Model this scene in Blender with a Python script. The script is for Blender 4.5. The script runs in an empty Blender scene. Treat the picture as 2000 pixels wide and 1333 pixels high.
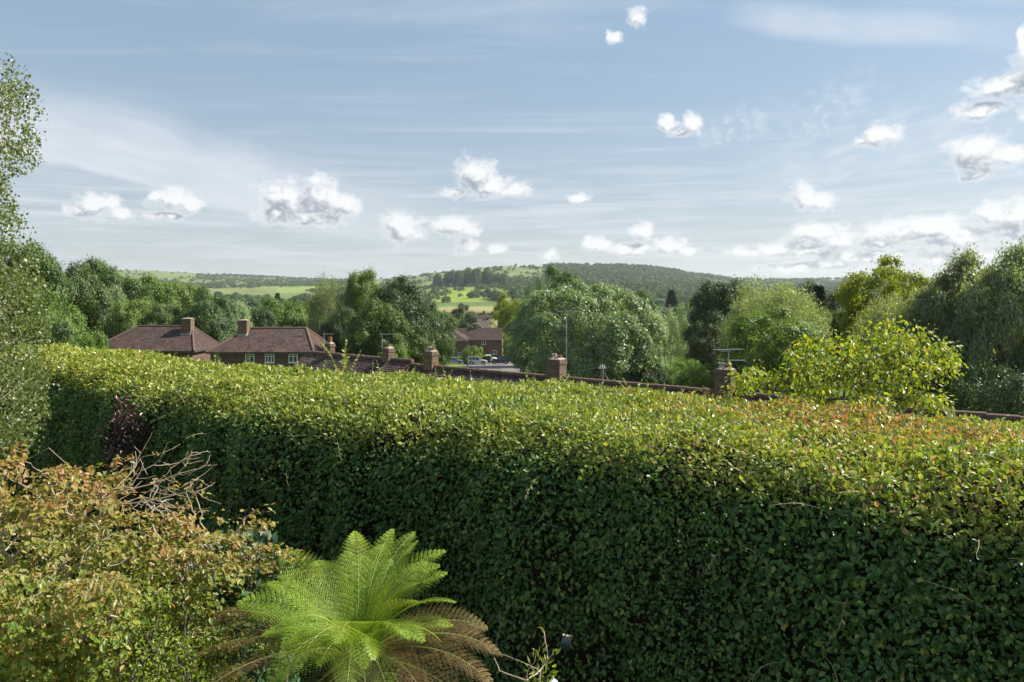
import bpy, math, random
import numpy as np
from mathutils import Vector, Matrix

# ------------------------------------------------------------------ camera, sky, sun, exposure
SC = bpy.context.scene
COL = SC.collection
CAMZ, F, YH = 4.8, 1333.3, 570.0


def at(px, py, y):
    """Point of the place that stands y metres ahead and shows at photo pixel (px, py)."""
    return np.array([(px - 1000.0) / F * y, y, CAMZ - (py - YH) / F * y])


cam_data = bpy.data.cameras.new('camera')
cam_data.lens = 24.0
cam_data.sensor_width = 36.0
cam_data.shift_y = -(666.5 - YH) / 2000.0
cam_data.clip_start, cam_data.clip_end = 0.05, 30000.0
cam = bpy.data.objects.new('camera', cam_data)
cam.location = (0, 0, CAMZ)
cam.rotation_euler = (math.pi / 2, 0, 0)
COL.objects.link(cam)
SC.camera = cam

SUN_AZ, SUN_EL = math.radians(77), math.radians(43)      # azimuth to the right of the view
SUN_DIR = np.array([math.cos(SUN_EL) * math.sin(SUN_AZ), math.cos(SUN_EL) * math.cos(SUN_AZ), math.sin(SUN_EL)])
SUN_STRENGTH, SKY_STRENGTH, EXPOSURE = 5.0, 0.088, 0.95

SC.view_settings.view_transform = 'Standard'
SC.view_settings.look = 'None'
SC.view_settings.gamma = 1.0
SC.view_settings.use_curve_mapping = False
SC.view_settings.exposure = EXPOSURE
SC.cycles.max_bounces = 6
SC.cycles.diffuse_bounces = 4
SC.cycles.glossy_bounces = 2
SC.cycles.transmission_bounces = 5
SC.cycles.volume_bounces = 0
SC.cycles.transparent_max_bounces = 4
SC.cycles.caustics_reflective = False
SC.cycles.caustics_refractive = False
SC.cycles.sample_clamp_indirect = 4.0
SC.cycles.use_denoising = True
SC.cycles.denoiser = 'OPENIMAGEDENOISE'

sun_data = bpy.data.lights.new('sun', 'SUN')
sun_data.energy = SUN_STRENGTH
sun_data.angle = math.radians(0.5)
sun_data.color = (1.0, 0.945, 0.85)
sun = bpy.data.objects.new('sun', sun_data)
sun.rotation_euler = Vector(-SUN_DIR).to_track_quat('-Z', 'Y').to_euler()
sun.location = (30, 10, 60)
COL.objects.link(sun)


class Nodes:
    """Small helper to write node trees as expressions."""

    def __init__(self, tree):
        self.t = tree

    def new(self, kind, **kw):
        n = self.t.nodes.new(kind)
        for k, v in kw.items():
            setattr(n, k, v)
        return n

    def put(self, sock, v):
        if isinstance(v, bpy.types.NodeSocket):
            self.t.links.new(v, sock)
        elif v is not None:
            sock.default_value = v

    def m(self, op, a=None, b=None, c=None, clamp=False):
        n = self.new('ShaderNodeMath', operation=op, use_clamp=clamp)
        for i, v in enumerate((a, b, c)):
            self.put(n.inputs[i], v)
        return n.outputs[0]

    def v(self, op, a=None, b=None, c=None):
        n = self.new('ShaderNodeVectorMath', operation=op)
        for i, v in enumerate((a, b, c)):
            self.put(n.inputs[i], v)
        return n.outputs['Value'] if op in ('LENGTH', 'DOT_PRODUCT', 'DISTANCE') else n.outputs['Vector']

    def xyz(self, x, y, z):
        n = self.new('ShaderNodeCombineXYZ')
        for i, v in enumerate((x, y, z)):
            self.put(n.inputs[i], v)
        return n.outputs[0]

    def sep(self, v):
        n = self.new('ShaderNodeSeparateXYZ')
        self.put(n.inputs[0], v)
        return n.outputs

    def noise(self, vec, scale, detail=4.0, rough=0.55, dist=0.0, out='Fac'):
        n = self.new('ShaderNodeTexNoise')
        self.put(n.inputs['Vector'], vec)
        n.inputs['Scale'].default_value = scale
        n.inputs['Detail'].default_value = detail
        n.inputs['Roughness'].default_value = rough
        n.inputs['Distortion'].default_value = dist
        return n.outputs[out]

    def step(self, x, lo, hi, a=0.0, b=1.0):
        n = self.new('ShaderNodeMapRange', interpolation_type='SMOOTHSTEP')
        for i, v in enumerate((x, lo, hi, a, b)):
            self.put(n.inputs[i], v)
        return n.outputs[0]

    def mix(self, f, a, b, mode='MIX'):
        n = self.new('ShaderNodeMix', data_type='RGBA', blend_type=mode)
        self.put(n.inputs[0], f)
        self.put(n.inputs[6], a)
        self.put(n.inputs[7], b)
        return n.outputs[2]

    def ramp(self, f, stops):
        n = self.new('ShaderNodeValToRGB')
        cr = n.color_ramp
        while len(cr.elements) < len(stops):
            cr.elements.new(0.5)
        for e, (p, c) in zip(cr.elements, stops):
            e.position = p
            e.color = (*c, 1.0)
        self.put(n.inputs[0], f)
        return n.outputs[0]


# cumulus clouds: photo-angle centre and radius of each puff, in photo pixels
PUFFS = [
    (180, 402, 46, 26), (148, 410, 26, 11), (216, 396, 20, 15), (243, 420, 24, 13),
    (338, 392, 46, 24), (376, 402, 24, 16), (300, 382, 26, 12), (322, 424, 42, 9),
    (558, 388, 56, 36), (625, 382, 50, 40), (668, 400, 36, 24), (538, 424, 40, 20), (600, 422, 76, 22),
    (932, 344, 38, 38), (952, 362, 50, 24), (1002, 370, 40, 13), (890, 373, 32, 12),
    (782, 440, 44, 28), (800, 456, 56, 15), (888, 442, 42, 23), (912, 452, 26, 11),
    (910, 482, 22, 16), (972, 486, 20, 11), (1070, 502, 16, 13), (1128, 387, 24, 9),
    (1300, 240, 20, 14), (1350, 246, 25, 22), (1328, 258, 24, 9), (1201, 71, 13, 12),
    (1720, 265, 38, 24), (1690, 276, 20, 10),
    (1905, 300, 56, 38), (1965, 306, 60, 26), (1905, 336, 34, 14),
    (1566, 384, 32, 26), (1602, 393, 30, 19),
    (1958, 170, 64, 24), (2020, 140, 54, 46), (1918, 214, 50, 18), (1995, 84, 16, 30), (1998, 220, 24, 14),
    (1258, 455, 26, 20), (1166, 480, 30, 16), (1232, 488, 56, 13), (1310, 482, 38, 20), (1338, 492, 32, 8),
    (1600, 460, 66, 27), (1520, 486, 46, 15), (1642, 468, 42, 20), (1590, 490, 70, 16), (1620, 516, 66, 12),
    (1832, 448, 96, 28), (1752, 456, 66, 25), (1864, 470, 76, 16), (1722, 476, 56, 11),
    (1990, 425, 76, 42), (1944, 416, 42, 24), (2040, 455, 84, 44),
    (1705, 502, 130, 17), (1890, 506, 130, 24), (1560, 522, 80, 12), (1450, 490, 30, 9), (1990, 500, 90, 26), (1250, 32, 20, 16),
]


def az_el(px, py):
    az = math.atan2(px - 1000.0, F)
    return az, math.atan2((YH - py) * math.cos(az), F)


def cloud_group():
    g = bpy.data.node_groups.new('cumulus_field', 'ShaderNodeTree')
    g.interface.new_socket('P', in_out='INPUT', socket_type='NodeSocketVector')
    g.interface.new_socket('Field', in_out='OUTPUT', socket_type='NodeSocketFloat')
    N = Nodes(g)
    gi, go = N.new('NodeGroupInput'), N.new('NodeGroupOutput')
    P = gi.outputs[0]
    w1 = N.v('SUBTRACT', N.noise(P, 20.0, 2.0, 0.5, out='Color'), (0.5, 0.5, 0.5))
    w2 = N.v('SUBTRACT', N.noise(P, 85.0, 2.0, 0.55, out='Color'), (0.5, 0.5, 0.5))
    Pw = N.v('MULTIPLY_ADD', w2, (0.011, 0.008, 0.0), N.v('MULTIPLY_ADD', w1, (0.030, 0.018, 0.0), P))
    best = None
    for px, py, rx, ry in PUFFS:
        a, e = az_el(px, py)
        ia = 1.0 / (rx / F * math.cos(a) ** 2 * 1.25)
        ie = 1.0 / (ry / F * math.cos(a) * 1.25)
        d = N.v('LENGTH', N.v('MULTIPLY_ADD', Pw, (ia, ie, 0.0), (-a * ia, -e * ie, 0.0)))
        if best is None:
            best = d
        else:
            n = N.new('ShaderNodeMath', operation='SMOOTH_MIN')
            N.put(n.inputs[0], best)
            N.put(n.inputs[1], d)
            n.inputs[2].default_value = 0.25
            best = n.outputs[0]
    fb = N.noise(N.v('MULTIPLY', P, (1.0, 1.25, 1.0)), 52.0, 7.0, 0.62)
    fld = N.m('ADD', N.m('SUBTRACT', 1.0, best), N.m('MULTIPLY', N.m('SUBTRACT', fb, 0.52), 1.75))
    g.links.new(fld, go.inputs[0])
    return g


def build_world():
    w = bpy.data.worlds.new('World')
    SC.world = w
    w.use_nodes = True
    N = Nodes(w.node_tree)
    w.node_tree.nodes.clear()
    out, bg = N.new('ShaderNodeOutputWorld'), N.new('ShaderNodeBackground')
    sky = N.new('ShaderNodeTexSky', sky_type='NISHITA')
    sky.sun_disc = False
    sky.sun_elevation = SUN_EL
    sky.sun_rotation = SUN_AZ
    sky.altitude = 60.0
    sky.air_density, sky.dust_density, sky.ozone_density = 1.0, 0.8, 1.0
    D = N.new('ShaderNodeTexCoord').outputs['Generated']
    x, y, z = N.sep(D)
    az = N.m('ARCTAN2', x, y)
    el = N.m('ARCSINE', z)
    P = N.xyz(az, el, 0.0)
    # high thin cirrus: a streaked sheet on a flat cloud layer, plus the long bands seen in the photograph
    zz = N.m('MAXIMUM', z, 0.04)
    S = N.xyz(N.m('DIVIDE', x, zz), N.m('DIVIDE', y, zz), 0.0)
    st = N.new('ShaderNodeMapping')
    N.put(st.inputs['Vector'], S)
    st.inputs['Rotation'].default_value = (0, 0, math.radians(24))
    st.inputs['Scale'].default_value = (0.35, 1.5, 1.0)
    cir = N.noise(st.outputs[0], 1.1, 7.0, 0.6, 0.35)
    cirrus = N.m('MULTIPLY', N.step(cir, 0.46, 0.80), 0.42)
    low = N.noise(N.v('MULTIPLY', P, (3.0, 42.0, 1.0)), 1.6, 5.0, 0.6, 0.3)
    lowmask = N.m('MULTIPLY', N.step(el, -0.02, 0.06), N.step(el, 0.24, 0.10))
    veil = N.m('MULTIPLY', N.m('MULTIPLY', N.step(low, 0.36, 0.70), lowmask), 0.62)

    def band(px0, py0, px1, py1, width, soft, amount, lead=0.15, lo=0.55):
        a0, e0 = az_el(px0, py0)
        a1, e1 = az_el(px1, py1)
        L = math.hypot(a1 - a0, e1 - e0)
        tx, ty = (a1 - a0) / L, (e1 - e0) / L
        R = N.v('SUBTRACT', P, (a0, e0, 0.0))
        t = N.v('DOT_PRODUCT', R, (tx / L, ty / L, 0.0))
        n = N.v('DOT_PRODUCT', R, (-ty, tx, 0.0))
        n = N.m('ADD', n, N.m('MULTIPLY', N.m('SUBTRACT', N.noise(P, 5.0, 4.0, 0.6), 0.5), width * 0.9))
        prof = N.m('MULTIPLY', N.step(n, -width * 0.28 - soft * 0.35, -width * 0.28), N.step(n, width, width * 0.1))
        ends = N.m('MULTIPLY', N.step(t, -lead, 0.12), N.step(t, 1.15, 0.45))
        sk = N.noise(N.xyz(t, N.m('MULTIPLY', n, 9.0), 0.3), 7.0, 5.0, 0.55)
        return N.m('MULTIPLY', N.m('MULTIPLY', prof, ends), N.m('MULTIPLY', N.step(sk, 0.15 if lo > .3 else 0.34, 0.75, lo, 1.0), amount))

    thin = N.m('MAXIMUM', cirrus, veil)
    for b in ((-120, 215, 960, 470, 0.085, 0.05, 0.85, 0.2), (1480, 30, 2050, 70, 0.03, 0.05, 0.55, 0.2), (1380, 262, 1545, 225, 0.040, 0.06, 0.62, 0.35, 0.0),
              (1560, 255, 1730, 140, 0.05, 0.07, 0.55, 0.35, 0.0), (1500, 345, 2100, 180, 0.07, 0.07, 0.62, 0.2, 0.2)):
        thin = N.m('MAXIMUM', thin, band(*b))
    # cumulus
    g = cloud_group()

    def field(p):
        n = N.new('ShaderNodeGroup')
        n.node_tree = g
        N.put(n.inputs[0], p)
        return n.outputs[0]

    f0 = field(P)
    f1 = field(N.v('ADD', P, (0.011, 0.016, 0.0)))
    # broken cumulus all round, out of view; cover raised to add fill light
    oth = N.noise(N.v('MULTIPLY', S, (1, 1, 1)), 0.9, 6.0, 0.58)
    away = N.m('MAXIMUM', N.step(N.m('ABSOLUTE', az), 0.70, 0.80), N.step(el, 0.44, 0.52))
    oth = N.m('MULTIPLY', N.m('MULTIPLY', N.step(oth, 0.54, 0.68), away), N.step(el, 0.05, 0.12))
    dens = N.step(f0, -0.10, 0.66)
    lit = N.step(N.m('SUBTRACT', f0, f1), -0.26, 0.58)
    thick = N.step(f0, 0.02, 0.62)
    shade = N.m('MULTIPLY', thick, N.m('SUBTRACT', 1.0, N.m('MULTIPLY', lit, 0.85)))
    ccol = N.mix(N.m('MULTIPLY', shade, 0.98, clamp=True), (6.5, 6.5, 6.5, 1), (2.0, 2.35, 2.75, 1))
    wcol = (4.7, 5.0, 5.35, 1)
    hz = N.mix(N.step(el, 0.0, 0.42), (2.70, 2.98, 3.20, 1), (1.85, 2.65, 3.35, 1))
    base = N.mix(N.step(el, 0.0, 0.5, 0.74, 0.60), sky.outputs[0], hz)
    c = N.mix(thin, base, wcol)
    c = N.mix(oth, c, (5.8, 5.8, 5.8, 1))
    c = N.mix(N.m('MULTIPLY', dens, 0.96), c, ccol)
    N.put(bg.inputs['Color'], c)
    bg.inputs['Strength'].default_value = SKY_STRENGTH
    N.t.links.new(bg.outputs[0], out.inputs['Surface'])
    w.cycles.sampling_method = 'MANUAL'
    w.cycles.sample_map_resolution = 512


build_world()

# ------------------------------------------------------------------ helpers
RNG = np.random.default_rng(11)
random.seed(5)


def unit(v):
    return v / np.maximum(np.linalg.norm(v, axis=-1, keepdims=True), 1e-9)


def rdirs(n, rng=None):
    return unit((rng or RNG).normal(size=(n, 3)))


def vnoise(P, seed=0):
    """Smooth value noise, 0..1, for an (n, 3) array."""
    P = np.asarray(P, float)
    i = np.floor(P).astype(np.int64)
    f = P - i
    f = f * f * (3 - 2 * f)

    def h(a, b, c):
        n = (a * 374761393 + b * 668265263 + c * 2147483647 + seed * 974634777) & 0x7fffffff
        n = ((n ^ (n >> 13)) * 1274126177) & 0x7fffffff
        n = (n ^ (n >> 16)) & 0xffffff
        return n / 16777215.0
    r = 0
    for dx in (0, 1):
        for dy in (0, 1):
            for dz in (0, 1):
                w = (f[:, 0] if dx else 1 - f[:, 0]) * (f[:, 1] if dy else 1 - f[:, 1]) * (f[:, 2] if dz else 1 - f[:, 2])
                r = r + w * h(i[:, 0] + dx, i[:, 1] + dy, i[:, 2] + dz)
    return r


def fbm(P, seed=0, octaves=3):
    r, a, t = 0, 1.0, 0
    for k in range(octaves):
        r = r + a * vnoise(np.asarray(P) * 2 ** k, seed + k)
        t += a
        a *= 0.5
    return r / t


def np_mesh(name, V, polys, mats, mi=None, attrs=None, smooth=False):
    """polys: list of index arrays (n, k), one for each face size."""
    me = bpy.data.meshes.new(name)
    V = np.asarray(V, np.float32)
    me.vertices.add(len(V))
    me.vertices.foreach_set('co', V.ravel())
    loops = np.concatenate([np.asarray(p, np.int32).ravel() for p in polys])
    tot = np.concatenate([np.full(len(p), np.asarray(p).shape[1], np.int32) for p in polys])
    start = np.concatenate([[0], np.cumsum(tot)[:-1]]).astype(np.int32)
    me.loops.add(len(loops))
    me.loops.foreach_set('vertex_index', loops)
    me.polygons.add(len(tot))
    me.polygons.foreach_set('loop_start', start)
    if mi is not None:
        me.polygons.foreach_set('material_index', np.asarray(mi, np.int32))
    me.polygons.foreach_set('use_smooth', np.full(len(tot), smooth))
    for m in (mats if isinstance(mats, (list, tuple)) else [mats]):
        me.materials.append(m)
    for k, a in (attrs or {}).items():
        at_ = me.attributes.new(k, 'FLOAT', 'POINT')
        at_.data.foreach_set('value', np.asarray(a, np.float32))
    me.update(calc_edges=True)
    return me


class MB:
    """Collects hard-surface pieces into one mesh."""

    def __init__(self):
        self.v, self.f, self.m = [], [], []

    def add(self, V, Fs, mat=0):
        o = len(self.v)
        self.v += [tuple(map(float, p)) for p in V]
        self.f += [tuple(i + o for i in f) for f in Fs]
        self.m += [mat] * len(Fs)
        return self

    def box(self, x0, x1, y0, y1, z0, z1, mat=0, M=None):
        V = [(x, y, z) for z in (z0, z1) for y in (y0, y1) for x in (x0, x1)]
        if M is not None:
            V = [M @ Vector(p) for p in V]
        return self.add(V, [(0, 2, 3, 1), (4, 5, 7, 6), (0, 1, 5, 4), (2, 6, 7, 3), (0, 4, 6, 2), (1, 3, 7, 5)], mat)

    def tube(self, p0, p1, r0, r1=None, n=8, mat=0, caps=True):
        p0, p1 = Vector(p0), Vector(p1)
        r1 = r0 if r1 is None else r1
        d = (p1 - p0).normalized()
        a = d.orthogonal().normalized()
        b = d.cross(a)
        V = []
        for p, r in ((p0, r0), (p1, r1)):
            for k in range(n):
                t = 2 * math.pi * k / n
                V.append(p + a * (r * math.cos(t)) + b * (r * math.sin(t)))
        Fs = [(k, (k + 1) % n, n + (k + 1) % n, n + k) for k in range(n)]
        if caps:
            Fs += [tuple(range(n - 1, -1, -1)), tuple(range(n, 2 * n))]
        return self.add(V, Fs, mat)

    def lathe(self, prof, n=12, axis='z', c=(0, 0, 0), mat=0):
        V, Fs = [], []
        for r, h in prof:
            for k in range(n):
                t = 2 * math.pi * k / n
                if axis == 'z':
                    V.append((c[0] + r * math.cos(t), c[1] + r * math.sin(t), c[2] + h))
                else:
                    V.append((c[0] + r * math.cos(t), c[1] + h, c[2] + r * math.sin(t)))
        for j in range(len(prof) - 1):
            for k in range(n):
                q = (j * n + k, j * n + (k + 1) % n, (j + 1) * n + (k + 1) % n, (j + 1) * n + k)
                Fs.append(q if axis == 'z' else q[::-1])
        Fs.append(tuple(range((len(prof) - 1) * n, len(prof) * n)))
        return self.add(V, Fs, mat)

    def mesh(self, name, mats):
        me = bpy.data.meshes.new(name)
        me.from_pydata(self.v, [], self.f)
        for m in (mats if isinstance(mats, (list, tuple)) else [mats]):
            me.materials.append(m)
        me.polygons.foreach_set('material_index', self.m)
        me.update()
        return me

    def build(self, name, mats, parent=None, **kw):
        return link(name, self.mesh(name, mats), parent, **kw)


def link(name, data, parent=None, loc=None, label=None, kind=None, matrix=None):
    o = bpy.data.objects.new(name, data)
    COL.objects.link(o)
    if parent is not None:
        o.parent = parent
    if loc is not None:
        o.location = loc
    if matrix is not None:
        o.matrix_local = matrix
    if label:
        o['label'] = label
    if kind:
        o['kind'] = kind
    return o


def thing(name, label, cat, loc=(0, 0, 0), rz=0.0, group=None, scale=None):
    o = bpy.data.objects.new(name, None)
    COL.objects.link(o)
    o.empty_display_size = 0.2
    o.location = loc
    o.rotation_euler = (0, 0, rz)
    if scale is not None:
        o.scale = scale
    o['label'], o['category'] = label, cat
    if group:
        o['group'] = group
    return o


def copy_thing(src, label, loc, rz=0.0, scale=(1, 1, 1), group=None, cat=None, name=None):
    r = src.copy()
    COL.objects.link(r)
    if name:
        r.name = name
    r.location, r.rotation_euler, r.scale = loc, (0, 0, rz), scale
    r['label'] = label
    if cat:
        r['category'] = cat
    if group:
        r['group'] = group
    for ch in src.children:
        c = ch.copy()
        COL.objects.link(c)
        c.parent = r
        for g in ch.children:
            d = g.copy()
            COL.objects.link(d)
            d.parent = c
    return r


# leaf outlines: columns are side, along, lift
OVATE = np.array([(0, 0, 0), (-.27, .28, .05), (-.22, .68, .06), (0, 1, -.05), (.22, .68, .06), (.27, .28, .05)])
OVATE_F = np.array([(0, 3, 2, 1), (0, 5, 4, 3)])
TRI = np.array([(0, 0, 0), (-.40, .75, .10), (.40, .85, -.05)])
TRI_F = np.array([(0, 2, 1)])
KITE = np.array([(0, 0, 0), (-.36, .45, .09), (0, 1, 0), (.36, .45, .09)])
KITE_F = np.array([(0, 3, 2, 1)])
TRI_N = np.array([(0, 0, 0), (-.20, .7, .05), (.16, .95, -.05)])
NARROW = np.array([(0, 0, 0), (-.14, .45, .03), (0, 1, -.04), (.14, .45, .03)])


def leaf_arrays(P, U, Nn, size, tpl=KITE, faces=KITE_F, base=0):
    """Leaves at P, tips along U, faces along Nn (made square to U)."""
    U = unit(U)
    Nn = unit(Nn - U * np.sum(Nn * U, axis=1, keepdims=True))
    S = np.cross(U, Nn)
    size = np.asarray(size).reshape(-1, 1, 1)
    V = P[:, None, :] + size * (tpl[None, :, 0:1] * S[:, None, :] + tpl[None, :, 1:2] * U[:, None, :] + tpl[None, :, 2:3] * Nn[:, None, :])
    k = len(tpl)
    Q = faces[None] + (np.arange(len(P)) * k)[:, None, None] + base
    return V.reshape(-1, 3), Q.reshape(-1, faces.shape[1])


def grow(root, tips, rtip=0.004, power=0.5, pen=0.35, jitter=0.06, sag=0.0, starts=None, seg=3, rng=None):
    """Branch skeleton: every tip joins the nearest living branch, thickness follows what it carries."""
    rng = rng or RNG
    nodes = [np.array(root, float)]
    par, plen = [-1], [0.0]
    for s in (starts or []):
        prev = 0
        for p in s:
            nodes.append(np.array(p, float))
            par.append(prev)
            plen.append(plen[prev] + np.linalg.norm(nodes[-1] - nodes[prev]))
            prev = len(nodes) - 1
    w = np.zeros(100000)
    A = np.zeros((100000, 3))
    A[:len(nodes)] = nodes
    L = np.zeros(100000)
    L[:len(plen)] = plen
    n = len(nodes)
    order = np.argsort(np.linalg.norm(tips - nodes[0], axis=1))
    for t in tips[order]:
        d = np.linalg.norm(A[:n] - t, axis=1)
        j = int(np.argmin(d + pen * L[:n]))
        a = A[j].copy()
        prev = j
        ln = np.linalg.norm(t - a)
        for k in range(1, seg + 1):
            f = k / seg
            p = a + (t - a) * f
            if k < seg:
                p = p + rng.normal(size=3) * jitter * ln
                p[2] -= sag * ln * math.sin(math.pi * f)
            A[n] = p
            par.append(prev)
            L[n] = L[prev] + np.linalg.norm(p - A[prev])
            prev = n
            n += 1
        w[prev] += 1
    for i in range(n - 1, 0, -1):
        w[par[i]] += w[i]
    return A[:n].copy(), np.array(par), rtip * np.maximum(w[:n], 1) ** power


def skeleton_mesh(name, A, par, r, mat, sides=5, keep=None, base_flare=1.0):
    idx = np.array([i for i in range(1, len(A)) if keep is None or keep[i]])
    p0, p1 = A[par[idx]], A[idx]
    r1 = r[idx]
    r0 = np.minimum(r[par[idx]], r1 * 1.35 + 0.001)
    d = unit(p1 - p0)
    ref = np.where(np.abs(d[:, 2:3]) > .9, np.array([[1., 0, 0]]), np.array([[0, 0, 1.]]))
    a = unit(np.cross(d, ref))
    b = np.cross(d, a)
    t = np.arange(sides) * 2 * math.pi / sides
    ring = np.cos(t)[None, :, None] * a[:, None] + np.sin(t)[None, :, None] * b[:, None]
    V = np.concatenate([p0[:, None] + ring * r0[:, None, None], p1[:, None] + ring * r1[:, None, None]], axis=1)
    k = np.arange(sides)
    q = np.stack([k, (k + 1) % sides, sides + (k + 1) % sides, sides + k], axis=1)
    Q = q[None] + (np.arange(len(idx)) * 2 * sides)[:, None, None]
    return np_mesh(name, V.reshape(-1, 3), [Q.reshape(-1, 4)], mat, smooth=True)


# ------------------------------------------------------------------ materials
MATS = {}


def leaf_mat(name, stops, transl=0.35, tcol=None, rough=0.42, spec=0.4, young=None, var=0.25, noise_scale=None):
    """Leaves: colour of each leaf drawn from STOPS; attribute 'young' (0..1) leads over to the YOUNG colours."""
    m = bpy.data.materials.new(name)
    m.use_nodes = True
    N = Nodes(m.node_tree)
    m.node_tree.nodes.clear()
    out = N.new('ShaderNodeOutputMaterial')
    geo, oi = N.new('ShaderNodeNewGeometry'), N.new('ShaderNodeObjectInfo')
    r = N.m('FRACT', N.m('ADD', geo.outputs['Random Per Island'], oi.outputs['Random']))
    c = N.ramp(r, stops)
    if young:
        r2 = N.m('FRACT', N.m('MULTIPLY', r, 7.31))
        a = N.new('ShaderNodeAttribute')
        a.attribute_name = 'young'
        c = N.mix(a.outputs['Fac'], c, N.ramp(r2, young))
    # whole plants differ a little from one another
    hs = N.new('ShaderNodeHueSaturation')
    N.put(hs.inputs['Hue'], N.m('ADD', 0.5 - 0.02 * var * 2, N.m('MULTIPLY', oi.outputs['Random'], 0.04 * var * 2)))
    N.put(hs.inputs['Value'], N.m('ADD', 1 - var * .5, N.m('MULTIPLY', N.m('FRACT', N.m('MULTIPLY', oi.outputs['Random'], 5.7)), var)))
    N.put(hs.inputs['Color'], c)
    c = hs.outputs[0]
    p = N.new('ShaderNodeBsdfPrincipled')
    N.put(p.inputs['Base Color'], c)
    p.inputs['Roughness'].default_value = rough
    p.inputs['Specular IOR Level'].default_value = spec
    t = N.new('ShaderNodeBsdfTranslucent')
    N.put(t.inputs['Color'], N.mix(1.0, c, (*(tcol or (1.9, 1.75, 0.55)), 1), 'MULTIPLY'))
    ms = N.new('ShaderNodeMixShader')
    ms.inputs[0].default_value = transl
    N.t.links.new(p.outputs[0], ms.inputs[1])
    N.t.links.new(t.outputs[0], ms.inputs[2])
    N.t.links.new(ms.outputs[0], out.inputs['Surface'])
    MATS[name] = m
    return m


def solid_mat(name, c1, c2=None, scale=6.0, rough=0.8, spec=0.3, metal=0.0, bump=0.0, detail=5.0, coord='Object', extra=None, c3=None):
    m = bpy.data.materials.new(name)
    m.use_nodes = True
    N = Nodes(m.node_tree)
    p = m.node_tree.nodes['Principled BSDF']
    tc = N.new('ShaderNodeTexCoord').outputs[coord]
    nz = N.noise(tc, scale, detail, 0.6)
    c = N.mix(N.step(nz, 0.3, 0.7), (*c1, 1), (*(c2 or c1), 1))
    if c3:
        c = N.mix(N.step(N.noise(tc, scale * .23, 4.0, .6), .55, .68), c, (*c3, 1))
    h = nz
    if extra:
        c, h = extra(N, tc, c, nz)
    N.put(p.inputs['Base Color'], c)
    p.inputs['Roughness'].default_value = rough
    p.inputs['Specular IOR Level'].default_value = spec
    p.inputs['Metallic'].default_value = metal
    if bump:
        b = N.new('ShaderNodeBump')
        b.inputs['Strength'].default_value = bump
        b.inputs['Distance'].default_value = 0.02
        N.put(b.inputs['Height'], h)
        N.t.links.new(b.outputs[0], p.inputs['Normal'])
    MATS[name] = m
    return m


def brick_extra(scale_x=0.235, rows=0.075):
    def f(N, tc, c, nz):
        x, y, z = N.sep(tc)
        row = N.m('FLOOR', N.m('DIVIDE', z, rows))
        u = N.m('ADD', N.m('DIVIDE', N.m('ADD', x, y), scale_x), N.m('MULTIPLY', row, 0.5))
        wn = N.new('ShaderNodeTexWhiteNoise')
        N.put(wn.inputs['Vector'], N.xyz(N.m('FLOOR', u), row, 0.0))
        tone = N.mix(wn.outputs['Value'], (.62, .6, .6, 1), (1.3, 1.25, 1.2, 1))
        c = N.mix(1.0, c, tone, 'MULTIPLY')
        fz = N.m('FRACT', N.m('DIVIDE', z, rows))
        fu = N.m('FRACT', u)
        j = N.m('MAXIMUM', N.m('GREATER_THAN', 0.14, fz), N.m('GREATER_THAN', 0.05, fu))
        return N.mix(N.m('MULTIPLY', j, .8), c, (.26, .23, .19, 1)), N.m('SUBTRACT', 1.0, j)
    return f


def tile_extra(width=0.17, rows=0.10):
    """Plain clay roof tiles in courses; object coordinates run x along the eaves, z up."""
    def f(N, tc, c, nz):
        x, y, z = N.sep(tc)
        zz = N.m('DIVIDE', z, rows * 0.6)
        row = N.m('FLOOR', zz)
        u = N.m('ADD', N.m('DIVIDE', N.m('ADD', x, y), width), N.m('MULTIPLY', row, 0.5))
        wn = N.new('ShaderNodeTexWhiteNoise')
        N.put(wn.inputs['Vector'], N.xyz(N.m('FLOOR', u), row, 1.0))
        c = N.mix(1.0, c, N.mix(wn.outputs['Value'], (.42, .41, .42, 1), (1.75, 1.62, 1.55, 1)), 'MULTIPLY')
        fz = N.m('FRACT', zz)
        return c, N.m('ADD', N.m('MULTIPLY', fz, -1.0), N.m('MULTIPLY', wn.outputs['Value'], 0.5))
    return f


solid_mat('bark', (.060, .048, .036), (.12, .10, .08), 9, .9, .2, bump=.6)
solid_mat('pale_bark', (.29, .235, .17), (.40, .33, .25), 14, .85, .2, bump=.4)
solid_mat('shoot_bark', (.26, .20, .13), (.36, .29, .2), 20, .7, .3)
solid_mat('fern_stalk', (.13, .17, .03), (.20, .20, .05), 20, .6, .3)
solid_mat('twig_mass', (.012, .012, .008), (.022, .02, .012), 8, .95, .1)
solid_mat('roof_tile', (.076, .049, .041), (.042, .031, .029), 1.1, .85, .3, bump=1.0, extra=tile_extra(), c3=(.125, .095, .065), detail=8.0)
solid_mat('far_tile', (.080, .054, .046), (.058, .042, .037), .5, .85, .3, bump=.5, extra=tile_extra())
solid_mat('grey_tile', (.10, .085, .080), (.075, .065, .062), .5, .85, .3, bump=.5, extra=tile_extra())
solid_mat('ridge_clay', (.17, .095, .07), (.10, .075, .055), 3, .85, .3, c3=(.2, .18, .1))
solid_mat('brick', (.14, .078, .058), (.105, .061, .048), 1.2, .9, .2, bump=.4, extra=brick_extra())
solid_mat('chimney_brick', (.20, .125, .085), (.13, .085, .065), 3.0, .9, .2, bump=.5, extra=brick_extra(), c3=(.16, .15, .10))
solid_mat('mortar', (.36, .33, .27), (.25, .23, .19), 8, .9, .2)
solid_mat('lead', (.34, .34, .34), (.26, .27, .27), 5, .6, .4)
solid_mat('clay_pot', (.34, .13, .075), (.24, .09, .06), 9, .8, .3)
solid_mat('pale_pot', (.42, .38, .32), (.33, .3, .25), 9, .8, .3)
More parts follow.
